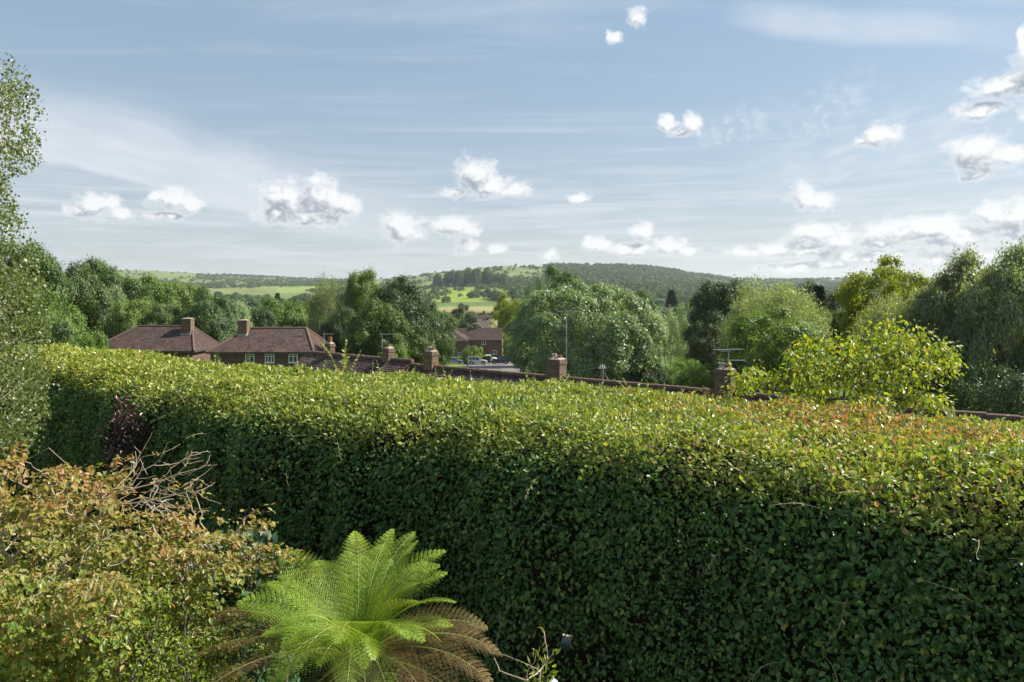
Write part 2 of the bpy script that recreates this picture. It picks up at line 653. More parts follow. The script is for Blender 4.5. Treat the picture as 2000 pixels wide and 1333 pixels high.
solid_mat('white_paint', (.78, .78, .76), (.72, .72, .70), 5, .45, .5)
solid_mat('glass', (.03, .035, .04), (.045, .05, .055), 2, .08, .9)
solid_mat('gutter', (.05, .045, .045), (.06, .055, .05), 5, .5, .4)
solid_mat('metal', (.42, .42, .42), (.34, .34, .34), 20, .4, .5, .6)
solid_mat('dark_metal', (.08, .09, .09), (.06, .07, .07), 20, .5, .5, .3)
solid_mat('old_wood', (.24, .20, .155), (.16, .13, .10), 12, .85, .2, bump=.5)
solid_mat('rubber', (.018, .018, .018), (.025, .025, .025), 20, .8, .3)
solid_mat('alloy', (.55, .55, .56), (.45, .45, .46), 10, .3, .6, .7)
solid_mat('silver_paint', (.50, .53, .54), (.47, .50, .51), 3, .28, .6, .25)
solid_mat('silver_blue_paint', (.26, .33, .40), (.24, .31, .38), 3, .25, .6, .3)
solid_mat('navy_paint', (.014, .022, .034), (.018, .028, .04), 3, .2, .6, .2)
solid_mat('head_lamp', (.75, .76, .76), (.6, .6, .6), 9, .15, .7)
solid_mat('tail_lamp', (.35, .015, .012), (.28, .012, .01), 9, .2, .6)
solid_mat('soil', (.03, .024, .017), (.045, .036, .025), 4, .95, .1, bump=.5)
solid_mat('paving', (.60, .57, .52), (.50, .47, .43), 3, .9, .2, bump=.2)
solid_mat('shed_panel', (.21, .225, .245), (.18, .195, .215), 3, .5, .4)
solid_mat('shed_side', (.06, .075, .09), (.05, .06, .075), 3, .6, .3)
solid_mat('asphalt', (.17, .155, .14), (.135, .125, .115), .7, .9, .2, c3=(.24, .22, .2))

# broad-leaved kinds
leaf_mat('oak_leaf', [(0, (0.047, 0.087, 0.022)), (.6, (0.081, 0.139, 0.033)), (1, (0.124, 0.194, 0.045))], .30, rough=.5, spec=.35)
leaf_mat('wood_leaf', [(0, (0.077, 0.138, 0.028)), (.6, (0.129, 0.212, 0.040)), (1, (0.185, 0.274, 0.053))], .34, rough=.5, spec=.3)
leaf_mat('dark_leaf', [(0, (0.028, 0.055, 0.018)), (.6, (0.051, 0.089, 0.026)), (1, (0.079, 0.124, 0.036))], .25, rough=.5, spec=.35)
leaf_mat('pale_leaf', [(0, (0.137, 0.205, 0.105)), (.6, (0.213, 0.303, 0.155)), (1, (0.317, 0.401, 0.247))], .30, rough=.45, spec=.45)
leaf_mat('willow_leaf', [(0, (0.127, 0.179, 0.091)), (.6, (0.199, 0.256, 0.143)), (1, (0.296, 0.347, 0.224))], .45, rough=.45, spec=.4)
leaf_mat('lime_leaf', [(0, (0.137, 0.195, 0.021)), (.6, (0.208, 0.280, 0.029)), (1, (0.280, 0.345, 0.039))], .42, rough=.5, spec=.3)
leaf_mat('fir_leaf', [(0, (0.027, 0.054, 0.025)), (1, (0.061, 0.102, 0.044))], .1, rough=.6, spec=.3)
leaf_mat('cream_flower', [(0, (.20, .24, .07)), (.45, (.48, .46, .22)), (1, (.72, .68, .45))], .3, (1.2, 1.2, .8))
leaf_mat('far_leaf', [(0, (0.043, 0.088, 0.029)), (.6, (0.076, 0.137, 0.044)), (1, (0.127, 0.198, 0.061))], .2, rough=.7, spec=.15, var=.5)
# garden kinds
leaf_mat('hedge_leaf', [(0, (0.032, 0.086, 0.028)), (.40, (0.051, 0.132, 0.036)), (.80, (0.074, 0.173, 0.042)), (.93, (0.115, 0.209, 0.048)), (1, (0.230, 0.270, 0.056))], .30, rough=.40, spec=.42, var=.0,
         young=[(0, (.115, .175, .032)), (.25, (.235, .300, .050)), (.50, (.365, .390, .078)), (.70, (.170, .245, .040)), (.90, (.43, .40, .09)), (1, (.50, .45, .15))], tcol=(1.6, 1.6, .6))  # new growth tones, lightened further to brighten the sunlit hedge top
leaf_mat('bronze_leaf', [(0, (.20, .19, .035)), (.25, (.34, .17, .075)), (.5, (.42, .25, .13)), (.75, (.22, .25, .04)), (1, (.37, .20, .09))], .35, (1.7, 1.45, .8), rough=.32, spec=.5, var=0)
leaf_mat('birch_leaf', [(0, (0.073, 0.112, 0.034)), (.5, (0.117, 0.161, 0.045)), (1, (0.180, 0.210, 0.085))], .35, rough=.35, spec=.5, var=0)
leaf_mat('purple_leaf', [(0, (.016, .010, .015)), (.7, (.028, .015, .022)), (1, (.05, .022, .027))], .12, (1.6, .7, .8), rough=.35, spec=.5, var=0,
         young=[(0, (.05, .022, .024)), (1, (.16, .05, .04))])
leaf_mat('golden_leaf', [(0, (.080, .135, .016)), (.35, (.165, .245, .022)), (.7, (.26, .32, .035)), (.9, (.36, .36, .05)), (1, (.40, .30, .07))], .40, (1.65, 1.55, .45), rough=.38, spec=.45, var=0)
leaf_mat('fern_leaf', [(0, (.16, .26, .026)), (.5, (.23, .345, .034)), (1, (.31, .42, .045))], .40, (1.6, 1.6, .5), rough=.42, spec=.4, var=.35)
leaf_mat('old_fern_leaf', [(0, (0.076, 0.056, 0.018)), (.5, (0.115, 0.079, 0.028)), (1, (0.151, 0.094, 0.040))], .2, (1.4, 1.1, .6), rough=.6, spec=.2, var=.5)
leaf_mat('laurel_leaf', [(0, (.018, .050, .022)), (.6, (.030, .078, .030)), (1, (.07, .13, .035))], .18, rough=.45, spec=.22, var=0)
leaf_mat('shrub_leaf', [(0, (.09, .16, .022)), (.5, (.16, .235, .032)), (.8, (.27, .28, .045)), (1, (.36, .20, .06))], .38, (1.6, 1.5, .5), rough=.4, spec=.4, var=0,
         young=[(0, (.30, .145, .07)), (.35, (.38, .22, .10)), (.65, (.33, .27, .08)), (1, (.21, .25, .05))])
leaf_mat('box_leaf', [(0, (.12, .19, .024)), (.5, (.18, .26, .032)), (1, (.25, .30, .05))], .38, rough=.4, spec=.4, var=0)

# ------------------------------------------------------------------ terrain
SKYLINE = np.array([(-900, 566), (-300, 548), (0, 536), (120, 531), (230, 528), (300, 529), (380, 534), (450, 538), (520, 541), (600, 546), (650, 547),
                    (700, 547), (750, 545), (800, 540), (850, 534), (900, 527), (960, 521), (985, 519.5), (1050, 521), (1100, 520), (1160, 520),
                    (1200, 520), (1260, 523), (1310, 529), (1350, 536), (1400, 542), (1440, 547), (1500, 549), (1600, 548), (1660, 546), (1800, 547), (2400, 556), (3200, 566)], float)
RIDGE_Y = np.array([(-900, 3600), (230, 3500), (600, 3300), (700, 2900), (850, 2450), (1050, 2300), (1250, 2400), (1440, 2900), (1660, 3400), (3200, 3600)], float)
HB = 620.0          # where the hills begin


def ridge_at(px):
    return np.interp(px, RIDGE_Y[:, 0], RIDGE_Y[:, 1])


def ground(x, y):
    """Height of the ground; the camera stands at (0, 0, CAMZ)."""
    x, y = np.broadcast_arrays(np.asarray(x, float), np.asarray(y, float))
    r = np.hypot(x, y)
    yy = np.maximum(y, r * 0.45)
    low = CAMZ - (8.2 + 0.055 * np.minimum(r, 205.0))
    t = x * 0.585 + y * 0.81
    k = np.clip((t - 10.5) / 9.0, 0, 1)
    k = k * k * (3 - 2 * k)
    z = low * k
    px = np.clip(1000 + F * np.clip(x / np.maximum(yy, 1e-3), -3, 3), -900, 3200)
    yr = ridge_at(px)
    zr = CAMZ + (YH - np.interp(px, SKYLINE[:, 0], SKYLINE[:, 1])) / F * yr
    zb = CAMZ - 8.2 - 0.055 * 205.0
    tt = np.clip((yy - HB) / (yr - HB), 0, 1)
    S = tt ** 2 * (1.6 - 0.6 * tt ** 2)
    P = np.stack([x / 420.0, y / 420.0, np.zeros_like(x)], axis=-1).reshape(-1, 3)
    gully = (fbm(P, 3, 4).reshape(x.shape) - 0.5) * 60.0 * np.sin(math.pi * tt) ** 1.2
    hill = zb + (zr - zb) * S + gully * np.clip(tt * 1.5, 0, 1)
    hill = hill - np.maximum(yy - yr, 0) * 0.12
    f = np.clip((yy - HB) / 60.0, 0, 1)
    return z * (1 - f) + hill * f


def gz(x, y):
    return float(ground(np.array([x]), np.array([y]))[0])


def build_terrain():
    az = np.concatenate([np.radians(np.linspace(-48, 48, 440)), np.radians(np.linspace(50, 310, 66))])
    rr = np.concatenate([np.linspace(0.4, 30, 50), np.geomspace(31.5, 600, 70), np.geomspace(620, 5200, 110), [5600, 6200]])
    A, R = np.meshgrid(az, rr)
    X, Y = R * np.sin(A), R * np.cos(A)
    Z = ground(X, Y)
    na, nr = len(az), len(rr)
    V = np.stack([X, Y, Z], -1).reshape(-1, 3)
    i, j = np.meshgrid(np.arange(nr - 1), np.arange(na), indexing='ij')
    j2 = (j + 1) % na
    Q = np.stack([i * na + j, (i + 1) * na + j, (i + 1) * na + j2, i * na + j2], -1).reshape(-1, 4)[:, ::-1]
    V = np.concatenate([V, [[0, 0, 0]]])
    T = np.stack([np.arange(na), (np.arange(na) + 1) % na, np.full(na, nr * na)], -1)[:, ::-1]
    # land cover, as fields lie on the ground
    x, y = V[:, 0], V[:, 1]
    px = 1000 + F * x / np.maximum(y, 1)
    n1 = fbm(np.stack([x / 60, y / 60, 0 * x], -1), 21, 4)
    n2 = fbm(np.stack([x / 240, y / 240, 0 * x], -1), 22, 4)
    col = np.zeros((len(V), 3))
    col[:] = (.085, .115, .035)                                     # rough grass
    down = np.array([.145, .175, .060]) + (n2[:, None] - .5) * np.array([.09, .06, .03])
    far = (y > 1250)
    col[far] = down[far]
    vale = (y > 650) & (y <= 1250)
    col[vale] = np.array([.10, .145, .045]) + (n2[vale, None] - .5) * np.array([.06, .05, .02])
    near = np.hypot(x, y) < 26
    col[near] = (.045, .038, .026)
    tv = x * .5724 + y * .82
    col[near & (tv < 3.4)] = (.36, .33, .29)                        # unseen pale paving, added to bounce light onto the hedge face
    wood = (px > 1066) & (px < 1800) & (y > 1050) & (n1 + .2 * n2 > .34)
    col[wood] = (.045, .068, .026)
    mid = (y > 60) & (y < 650)
    col[mid] = np.array([.075, .12, .03]) + (n1[mid, None] - .5) * .06
    bright = (px > 780) & (px < 1090) & (y > 930) & (y < 1290)
    col[bright] = (.185, .245, .040)
    tan = (px > 760) & (px < 1120) & (y > 655) & (y < 800)
    col[tan] = (.25, .225, .10)
    f2 = (px > 540) & (px < 700) & (y > 1500) & (y < 2050)
    col[f2] = (.17, .235, .06)
    col *= (0.82 + 0.36 * n1)[:, None]
    me = np_mesh('terrain', V, [Q, T], None, smooth=True)
    ca = me.color_attributes.new('cover', 'FLOAT_COLOR', 'POINT')
    ca.data.foreach_set('color', np.concatenate([np.clip(col, .004, .9), np.ones((len(V), 1))], 1).astype(np.float32).ravel())
    m = bpy.data.materials.new('land')
    m.use_nodes = True
    N = Nodes(m.node_tree)
    p = m.node_tree.nodes['Principled BSDF']
    a = N.new('ShaderNodeAttribute')
    a.attribute_name = 'cover'
    tc = N.new('ShaderNodeTexCoord').outputs['Object']
    g = N.noise(tc, .9, 5.0, .65)
    g2 = N.noise(tc, .035, 6.0, .65)
    c = N.mix(1.0, a.outputs['Color'], N.mix(g, (.7, .72, .7, 1), (1.3, 1.28, 1.2, 1)), 'MULTIPLY')
    c = N.mix(1.0, c, N.mix(N.step(g2, .3, .7), (.78, .8, .72, 1), (1.18, 1.15, 1.2, 1)), 'MULTIPLY')
    N.put(p.inputs['Base Color'], c)
    p.inputs['Roughness'].default_value = .95
    p.inputs['Specular IOR Level'].default_value = .1
    me.materials.clear()
    me.materials.append(m)
    return link('terrain', me, kind='structure')


build_terrain()


def sheet(name, pts, lift, mat, n=8):
    """A flat sheet laid on the ground along a strip of paired points (left, right)."""
    V, Fs = [], []
    rows = []
    for (a, b), (c, d) in zip(pts[:-1], pts[1:]):
        for k in range(n):
            f = k / n
            rows.append((np.array(a) * (1 - f) + np.array(c) * f, np.array(b) * (1 - f) + np.array(d) * f))
    rows.append((np.array(pts[-1][0]), np.array(pts[-1][1])))
    for l, r in rows:
        for k in range(5):
            p = l + (r - l) * k / 4
            V.append((p[0], p[1], gz(p[0], p[1]) + lift))
    for i in range(len(rows) - 1):
        for k in range(4):
            Fs.append((i * 5 + k, i * 5 + k + 1, (i + 1) * 5 + k + 1, (i + 1) * 5 + k))
    me = bpy.data.meshes.new(name)
    me.from_pydata(V, [], Fs)
    me.materials.append(MATS[mat])
    me.update()
    return link(name, me, kind='structure')


def xy(px, y):
    return ((px - 1000) / F * y, y)


# the lane that runs down past the brick house and its parking strip, and the verge beside it
sheet('road', [(xy(830, 172), xy(1040, 172)), (xy(870, 163), xy(1060, 160)), (xy(908, 150), xy(1080, 143)), (xy(945, 138), xy(1090, 128)), (xy(985, 126), xy(1120, 112))], .06, 'asphalt')
solid_mat('verge_grass', (.16, .23, .03), (.10, .16, .025), .8, .95, .1)
sheet('grass_verge', [(xy(820, 160), xy(905, 157)), (xy(820, 150), xy(902, 149)), (xy(830, 140), xy(935, 138)), (xy(860, 128), xy(975, 126))], .10, 'verge_grass')
sheet('garden_path', [((15.3, -2.9), (17.5, -1)), ((5.1, 6.6), (7.2, 9.5)), ((0.1, 8.6), (2.2, 11.2)), ((-5.2, 12.3), (-3.4, 15.2)), ((-13.7, 19.6), (-12, 22.4))], .025, 'paving')
sheet('footpath', [(xy(1290, 118), xy(1290, 113)), (xy(1420, 121), xy(1420, 116)), (xy(1480, 124), xy(1480, 119))], .06, 'asphalt')


# ------------------------------------------------------------------ tree prototypes
def crown_cloud(n, rad, c, lobes, lobe_r, size, rng, flat=.8, inner=.14, droop=0.0, low=-.55, reach=(.66, .92), sub=11, spiky=0.0, tpl=TRI, up=.35, sub_r=.27, shape=None):
    """Leaf sprays gathered in clumps on the lobes of a crown; returns (V, Q, lobe centres)."""
    rad, c = np.array(rad, float), np.array(c, float)
    d = rdirs(lobes * 6, rng)
    d = d[d[:, 2] > low][:lobes]
    # keep lobes apart from each other
    for _ in range(4):
        diff = d[:, None] - d[None]
        w = np.exp(-(np.sum(diff ** 2, -1)) * 6)
        np.fill_diagonal(w, 0)
        d = unit(d + .12 * np.sum(diff * w[..., None], 1))
    rr = rng.uniform(*reach, len(d))[:, None]
    L = d * rr * rad
    L[:, :2] *= 1.0 + .28 * np.clip(d[:, 2:3], 0, 1)
    L[:, 2] *= 1.0 + .10 * np.clip(1 - np.hypot(d[:, 0], d[:, 1]), 0, 1)
    if shape is not None:
        L = shape(L, rad)
    lr = lobe_r * rng.uniform(.7, 1.25, len(L)) * (rad.min())
    k = rng.choice(len(L), n, p=lr ** 2 / np.sum(lr ** 2))
    S = unit(rng.normal(size=(len(L), sub, 3)) + .9 * d[:, None] + np.array([0, 0, up]))
    sd = S[k, rng.integers(0, sub, n)]
    sc = L[k] + sd * lr[k][:, None] * np.array([1, 1, flat])
    off = rng.normal(size=(n, 3)) * (lr[k] * sub_r)[:, None] * np.array([1, 1, flat * (1 + .35 * droop)])
    P = sc + off
    nrm = unit(sd * .8 + unit(off) * .7 + rng.normal(size=(n, 3)) * .36 + np.array([0, 0, .25]))
    ni = int(n * inner)
    P[:ni] = L[k[:ni]] * rng.uniform(.1, .9, (ni, 1)) + rng.normal(size=(ni, 3)) * lr[k[:ni]][:, None] * .45
    U = np.cross(nrm, rdirs(n, rng))
    U[:, 2] -= droop * 1.6
    U += spiky * sd
    sz = size * rng.uniform(.6, 1.35, n)
    V, Q = leaf_arrays(P + c, U, nrm, sz, tpl, TRI_F)
    return V, Q, L + c


def tree_meshes(key, H, R, base, n, lobes, lobe_r, size, leaf, seed, bark='bark', stems=1, rpct=95, zpct=99.3, **kw):
    rng = np.random.default_rng(seed)
    hz = (H - base) / 2
    V, Q, L = crown_cloud(n, (R * .80, R * .80, hz * .84), (0, 0, base + hz), lobes, lobe_r, size, rng, **kw)
    # fit the crown to its stated height and half width
    V[:, 2] = base + (V[:, 2] - np.percentile(V[:, 2], 1)) * (H - base) / (np.percentile(V[:, 2], zpct) - np.percentile(V[:, 2], 1))
    V[:, :2] *= R / np.percentile(np.hypot(V[:, 0], V[:, 1]), rpct)
    crown = np_mesh(key + '_crown', V, [Q], MATS[leaf])
    starts = []
    for s in range(stems):
        a = rng.uniform(0, 6.28)
        lean = 0.05 if stems == 1 else rng.uniform(.12, .3)
        starts.append([(math.cos(a) * lean * h * H, math.sin(a) * lean * h * H, h * H) for h in (.08, .18, .30, .45 if stems > 1 else .38)])
    A, par, r = grow((0, 0, -.3), L * np.array([.8, .8, .95]), rtip=.022 * R / 5, power=.52, pen=.3, jitter=.07, starts=starts, rng=rng)
    trunk = skeleton_mesh(key + '_trunk', A, par, r, MATS[bark], 6)
    return trunk, crown


def conifer_meshes(key, H, R, n, size, seed):
    rng = np.random.default_rng(seed)
    t = rng.uniform(0.04, 1, n) ** .75
    tiers = 15
    tq = (np.floor(t * tiers) + rng.uniform(0, 1, n) ** 2 * .8) / tiers
    rad = R * (1.02 - tq) ** .85 * rng.uniform(.35, 1.06, n)
    a = rng.integers(0, 9, n) * 2 * math.pi / 9 + np.floor(t * tiers) * 1.1 + rng.normal(size=n) * .22
    P = np.stack([rad * np.cos(a), rad * np.sin(a), .08 * H + tq * H * .92 - rad * .18], -1)
    U = np.stack([np.cos(a), np.sin(a), -.35 + 0 * a], -1) + rng.normal(size=(n, 3)) * .3
    Nn = np.array([0, 0, 1.]) + rng.normal(size=(n, 3)) * .5
    V, Q = leaf_arrays(P, U, Nn, size * rng.uniform(.6, 1.3, n))
    crown = np_mesh(key + '_crown', V, [Q], MATS['fir_leaf'])
    m = MB().tube((0, 0, -.3), (0, 0, H * .96), .028 * H / 2, .02, 8)
    return m.mesh(key + '_trunk', MATS['bark']), crown


PROTO = {}


def proto(key, trunk, crown, H, R):
    PROTO[key] = (trunk, crown, H, R)


def big_protos():
    for s in range(3):
        proto('oak%d' % s, *tree_meshes('oak%d' % s, 14, 5.5, 4.2, 52000, 44, .265, .21, 'oak_leaf', 100 + s, flat=.75), 14, 5.5)
    for s in range(3):
        proto('wood%d' % s, *tree_meshes('wood%d' % s, 14, 5.2, 3.8, 52000, 44, .265, .21, 'wood_leaf', 110 + s, flat=.8), 14, 5.2)
    for s in range(2):
        proto('dark%d' % s, *tree_meshes('dark%d' % s, 15, 5.2, 3.0, 52000, 40, .28, .21, 'dark_leaf', 120 + s, flat=.9), 15, 5.2)
        proto('pale%d' % s, *tree_meshes('pale%d' % s, 13, 5.2, 2.5, 52000, 32, .31, .19, 'pale_leaf', 130 + s, flat=.9, spiky=.5), 13, 5.2)
    proto('lime0', *tree_meshes('lime0', 13, 5.2, 4.5, 42000, 36, .32, .19, 'lime_leaf', 140, flat=.5, inner=.05), 13, 5.2)
    proto('lime1', *tree_meshes('lime1', 13, 5.2, 4.0, 36000, 46, .27, .19, 'lime_leaf', 147, flat=.42, inner=.03, stems=3), 13, 5.2)
    proto('ash', *tree_meshes('ash', 12, 5.0, 3.0, 17000, 34, .30, .19, 'pale_leaf', 150, flat=.9, inner=.04, stems=3), 12, 5.0)
    proto('willow', *tree_meshes('willow', 15, 6.0, 1.6, 80000, 64, .22, .22, 'willow_leaf', 160, zpct=98.5, flat=1.0, inner=.05, stems=5, reach=(.62, .90), spiky=.25, sub_r=.30), 15, 6.0)
    proto('olive', *tree_meshes('olive', 12, 5.6, .8, 80000, 54, .30, .21, 'willow_leaf', 161, flat=1.0, spiky=.9, inner=.10, stems=3, tpl=TRI_N), 12, 5.6)
    proto('round', *tree_meshes('round', 13, 10.0, .2, 150000, 210, .155, .24, 'pale_leaf', 170, rpct=98.0, flat=.95, low=-.85, inner=.12, spiky=.4, reach=(.84, .97)), 13, 10.0)
    proto('fir', *conifer_meshes('fir', 14, 3.2, 9000, .6, 180), 14, 3.2)
    for s in range(4):
        proto('far%d' % s, *tree_meshes('far%d' % s, 12, 5.0, .3, 7000, 24, .40, .6, 'far_leaf', 190 + s, flat=.85), 12, 5.0)
    proto('shrub0', *tree_meshes('shrub0', 4, 2.6, .1, 18000, 26, .38, .13, 'dark_leaf', 200, low=-.9), 4, 2.6)
    proto('shrub1', *tree_meshes('shrub1', 4, 2.6, .1, 18000, 26, .38, .13, 'wood_leaf', 201, low=-.9), 4, 2.6)
    proto('elder', *tree_meshes('elder', 4, 2.8, .1, 14000, 30, .34, .16, 'cream_flower', 202, low=-.9), 4, 2.8)


big_protos()


def plant_tree(kind, px, top, hw, y, label, group=None, name='tree', cat='tree', hide_base=0.0, seed=None):
    trunk, crown, H, R = PROTO[kind]
    p = at(px, top, y)
    z0 = gz(p[0], y) - hide_base
    h = p[2] - z0
    r = hw / F * y * (1.18 if kind[:3] in ('oak', 'woo', 'dar', 'pal') else 1.08)
    rng = random.Random(int(px * 13 + top * 7))
    t = thing(name, label, cat, (p[0], y, z0), rng.uniform(0, 6.28), group, (r / R, r / R, h / H))
    link('trunk', trunk, t)
    link('crown', crown, t)
    return t


W1 = 'trees of the wood on the left'
for kind, px, top, hw, y, label in [
        ('oak0', 30, 478, 78, 74, 'tallest green tree of the left wood, rising behind the birch'),
        ('oak0', 132, 520, 58, 86, 'broad green tree between the birch and the highest oak of the left wood'),
        ('oak1', 198, 513, 56, 112, 'tall domed oak above the left tiled roof, highest of the wood beside the open hill'),
        ('pale0', 208, 566, 42, 104, 'greyish pale green tree in front of the tall domed oak on the left'),
        ('wood1', 288, 545, 52, 116, 'rounded mid green tree just right of the tall domed oak'),
        ('wood2', 345, 556, 50, 122, 'broad yellowish green tree above the ridge of the left tiled roof'),
        ('oak2', 412, 568, 46, 104, 'dark rounded oak standing between the chimneys of the two tiled roofs'),
        ('wood0', 92, 575, 56, 66, 'bright green tree low beside the birch, at the edge of the left wood'),
        ('dark0', 150, 598, 44, 101, 'dark low tree at the left end of the left tiled roof'),
        ('wood2', 262, 590, 44, 102, 'lower green tree directly behind the left end of the left roof ridge'),
        ('oak0', 326, 600, 44, 103, 'low green tree behind the left tiled roof beside its chimney'),
        ('pale1', 452, 596, 36, 104, 'small pale green tree just behind the chimney of the middle tiled roof'),
        ('oak1', -60, 470, 70, 80, 'tall tree hidden for the most part behind the birch'),
        ('oak2', 78, 512, 46, 104, 'green tree whose top shows just right of the birch twigs'),
        ('wood1', 545, 588, 56, 128, 'wide bright green tree behind the middle tiled roof'),
        ('dark1', 500, 606, 36, 112, 'small dark tree over the ridge of the middle tiled roof'),
        ('wood0', 590, 594, 36, 132, 'light green tree behind the right end of the middle tiled roof')]:
    plant_tree(kind, px, top, hw, y, label, W1, 'broadleaf_tree')

for kind, px, top, hw, y, label, nm in [
        ('olive', 648, 552, 44, 96, 'slim olive green tree at the left of the centre clump', 'broadleaf_tree'),
        ('wood2', 712, 533, 40, 98, 'tall narrow tree with a pointed top in the centre clump', 'broadleaf_tree'),
        ('dark0', 788, 549, 66, 88, 'big dark tree, the broadest of the centre clump', 'broadleaf_tree'),
        ('oak2', 735, 590, 52, 80, 'dark green tree low in the middle of the centre clump', 'broadleaf_tree'),
        ('oak0', 836, 598, 44, 96, 'rounded green tree hanging over the parked silver car', 'broadleaf_tree'),
        ('dark1', 676, 606, 40, 86, 'dark low tree right of the middle tiled roof', 'broadleaf_tree'),
        ('oak1', 800, 640, 46, 84, 'lower green tree behind the second chimney of the terrace', 'broadleaf_tree'),
        ('dark0', 902, 597, 27, 205, 'small dark tree left of the far tiled roofs', 'broadleaf_tree'),
        ('lime0', 993, 577, 28, 190, 'bright yellow green tree left of the great round tree', 'broadleaf_tree'),
        ('ash', 1052, 540, 26, 150, 'thin airy tree showing above the left shoulder of the great round tree', 'broadleaf_tree'),
        ('oak2', 1100, 525, 40, 150, 'dark oak top standing above the great round tree', 'broadleaf_tree'),
        ('oak0', 1244, 573, 36, 130, 'small dark round tree at the right shoulder of the great round tree', 'broadleaf_tree'),
        ('ash', 1305, 606, 40, 100, 'slender airy tree with bare lower stems beside the footpath', 'broadleaf_tree'),
        ('ash', 1352, 586, 30, 116, 'pale green tree between the airy slender tree and the tall dark tree', 'broadleaf_tree'),
        ('dark1', 1410, 553, 58, 92, 'tall very dark tree behind the last visible chimney', 'broadleaf_tree'),
        ('dark0', 1385, 640, 40, 84, 'dark lower tree at the foot of the tall very dark tree', 'broadleaf_tree'),
        ('olive', 1510, 560, 98, 72, 'wide pale olive willow left of the golden sapling', 'willow_tree'),
        ('wood1', 1512, 606, 84, 60, 'rounded fresh green tree in front of the pale olive willow', 'broadleaf_tree'),
        ('dark1', 1585, 556, 46, 100, 'dark tree top behind the pale olive willow', 'broadleaf_tree'),
        ('fir', 1600, 556, 34, 92, 'narrow dark conifer standing right of the pale olive willow', 'conifer_tree'),
        ('dark0', 1648, 566, 62, 88, 'broad dark tree behind the golden sapling', 'broadleaf_tree'),
        ('lime0', 1735, 507, 86, 64, 'tall open crowned yellow green tree against the clouds', 'broadleaf_tree'),
        ('oak1', 1690, 580, 58, 80, 'dark oak below the open crowned yellow green tree', 'broadleaf_tree'),
        ('olive', 1765, 590, 88, 52, 'pale olive shrubby willow directly behind the golden sapling', 'willow_tree'),
        ('willow', 1878, 520, 86, 50, 'left one of the two great grey green willows at the right edge', 'willow_tree'),
        ('willow', 1980, 510, 92, 46, 'right and taller one of the two great grey green willows at the right edge', 'willow_tree'),
        ('willow', 2110, 515, 110, 52, 'grey green willow cut by the right edge of the view', 'willow_tree'),
        ('dark1', 1880, 560, 90, 66, 'dark tree in the shade behind the many stemmed willow', 'broadleaf_tree'),
        ('dark0', 2040, 600, 120, 60, 'dark tree low behind the willow at the right edge', 'broadleaf_tree')]:
    plant_tree(kind, px, top, hw, y, label, None, nm)

for kind, px, top, hw, y, label in [
        ('shrub0', 1850, 690, 80, 42, 'dark bush under the great willow, nearest the golden sapling'),
        ('shrub0', 1960, 722, 80, 38, 'dark bush below the stems of the great willow'),
        ('shrub0', 1900, 655, 70, 50, 'dark grey green bush among the stems of the great willow'),
        ('shrub0', 2050, 680, 70, 42, 'dark bush at the right edge below the willows'),
        ('shrub1', 1335, 706, 46, 78, 'sunlit green bush below the slender airy tree'),
        ('shrub0', 1265, 700, 40, 76, 'dark bush at the foot of the great round tree'),
        ('shrub1', 1395, 715, 42, 70, 'low bush left of the last visible chimney'),
        ('shrub0', 1455, 706, 40, 58, 'dark bush at the foot of the fresh green rounded tree'),
        ('shrub1', 922, 676, 19, 160, 'pale green bush against the wall of the brick house'),
        ('shrub1', 760, 675, 40, 78, 'bush below the big dark tree of the centre clump'),
        ('shrub0', 872, 684, 22, 176, 'dark bush behind the parked silver blue car'),
        ('elder', 976, 627, 26, 200, 'elder bush covered in cream flowers behind the brick house'),
        ('shrub1', 1000, 650, 16, 176, 'green bush right of the brick house'),
        ('shrub0', 120, 640, 60, 40, 'dark bush behind the far end of the hedge'),
        ('shrub1', 175, 655, 40, 34, 'bright green bush poking over the far end of the hedge')]:
    plant_tree(kind, px, top, hw, y, label, None, 'bush', 'bush')
plant_tree('round', 1140, 562, 140, 78, 'great round tree with pale flower sprays, widest crown in the middle of the view', None, 'broadleaf_tree')

# ------------------------------------------------------------------ trees of the vale, each its own, too far to show its limbs
VALE = [('conifer', 542, 572, 13, 420, 'dark pointed conifer in the vale above the middle roof'),
        ('conifer', 1312, 565, 20, 330, 'dark pointed conifer in the vale right of the great round tree')]
for k, px, top, hw, y, label in VALE:
    plant_tree('fir', px, top, hw, y, label, 'conifers of the vale', 'conifer_tree')
GV = 'trees standing in the vale below the hills'
rv = random.Random(3)
spots = []
for px0, px1, y0, y1, n in [(405, 640, 240, 560, 30), (600, 760, 300, 560, 8), (1180, 1480, 220, 560, 34), (1480, 1680, 240, 420, 9), (-80, 240, 200, 420, 10), (1020, 1180, 420, 620, 10)]:
    for k in range(n):
        spots.append((rv.uniform(px0, px1), rv.uniform(y0, y1), rv.uniform(5.5, 9.5), rv.uniform(9, 14.5)))
for px0, px1, y0, y1, n in [(1170, 1700, 640, 1000, 60), (420, 700, 640, 1100, 46), (1000, 1080, 900, 1200, 10)]:
    for k in range(n):
        spots.append((rv.uniform(px0, px1), rv.uniform(y0, y1), rv.uniform(6, 11), rv.uniform(10, 16)))
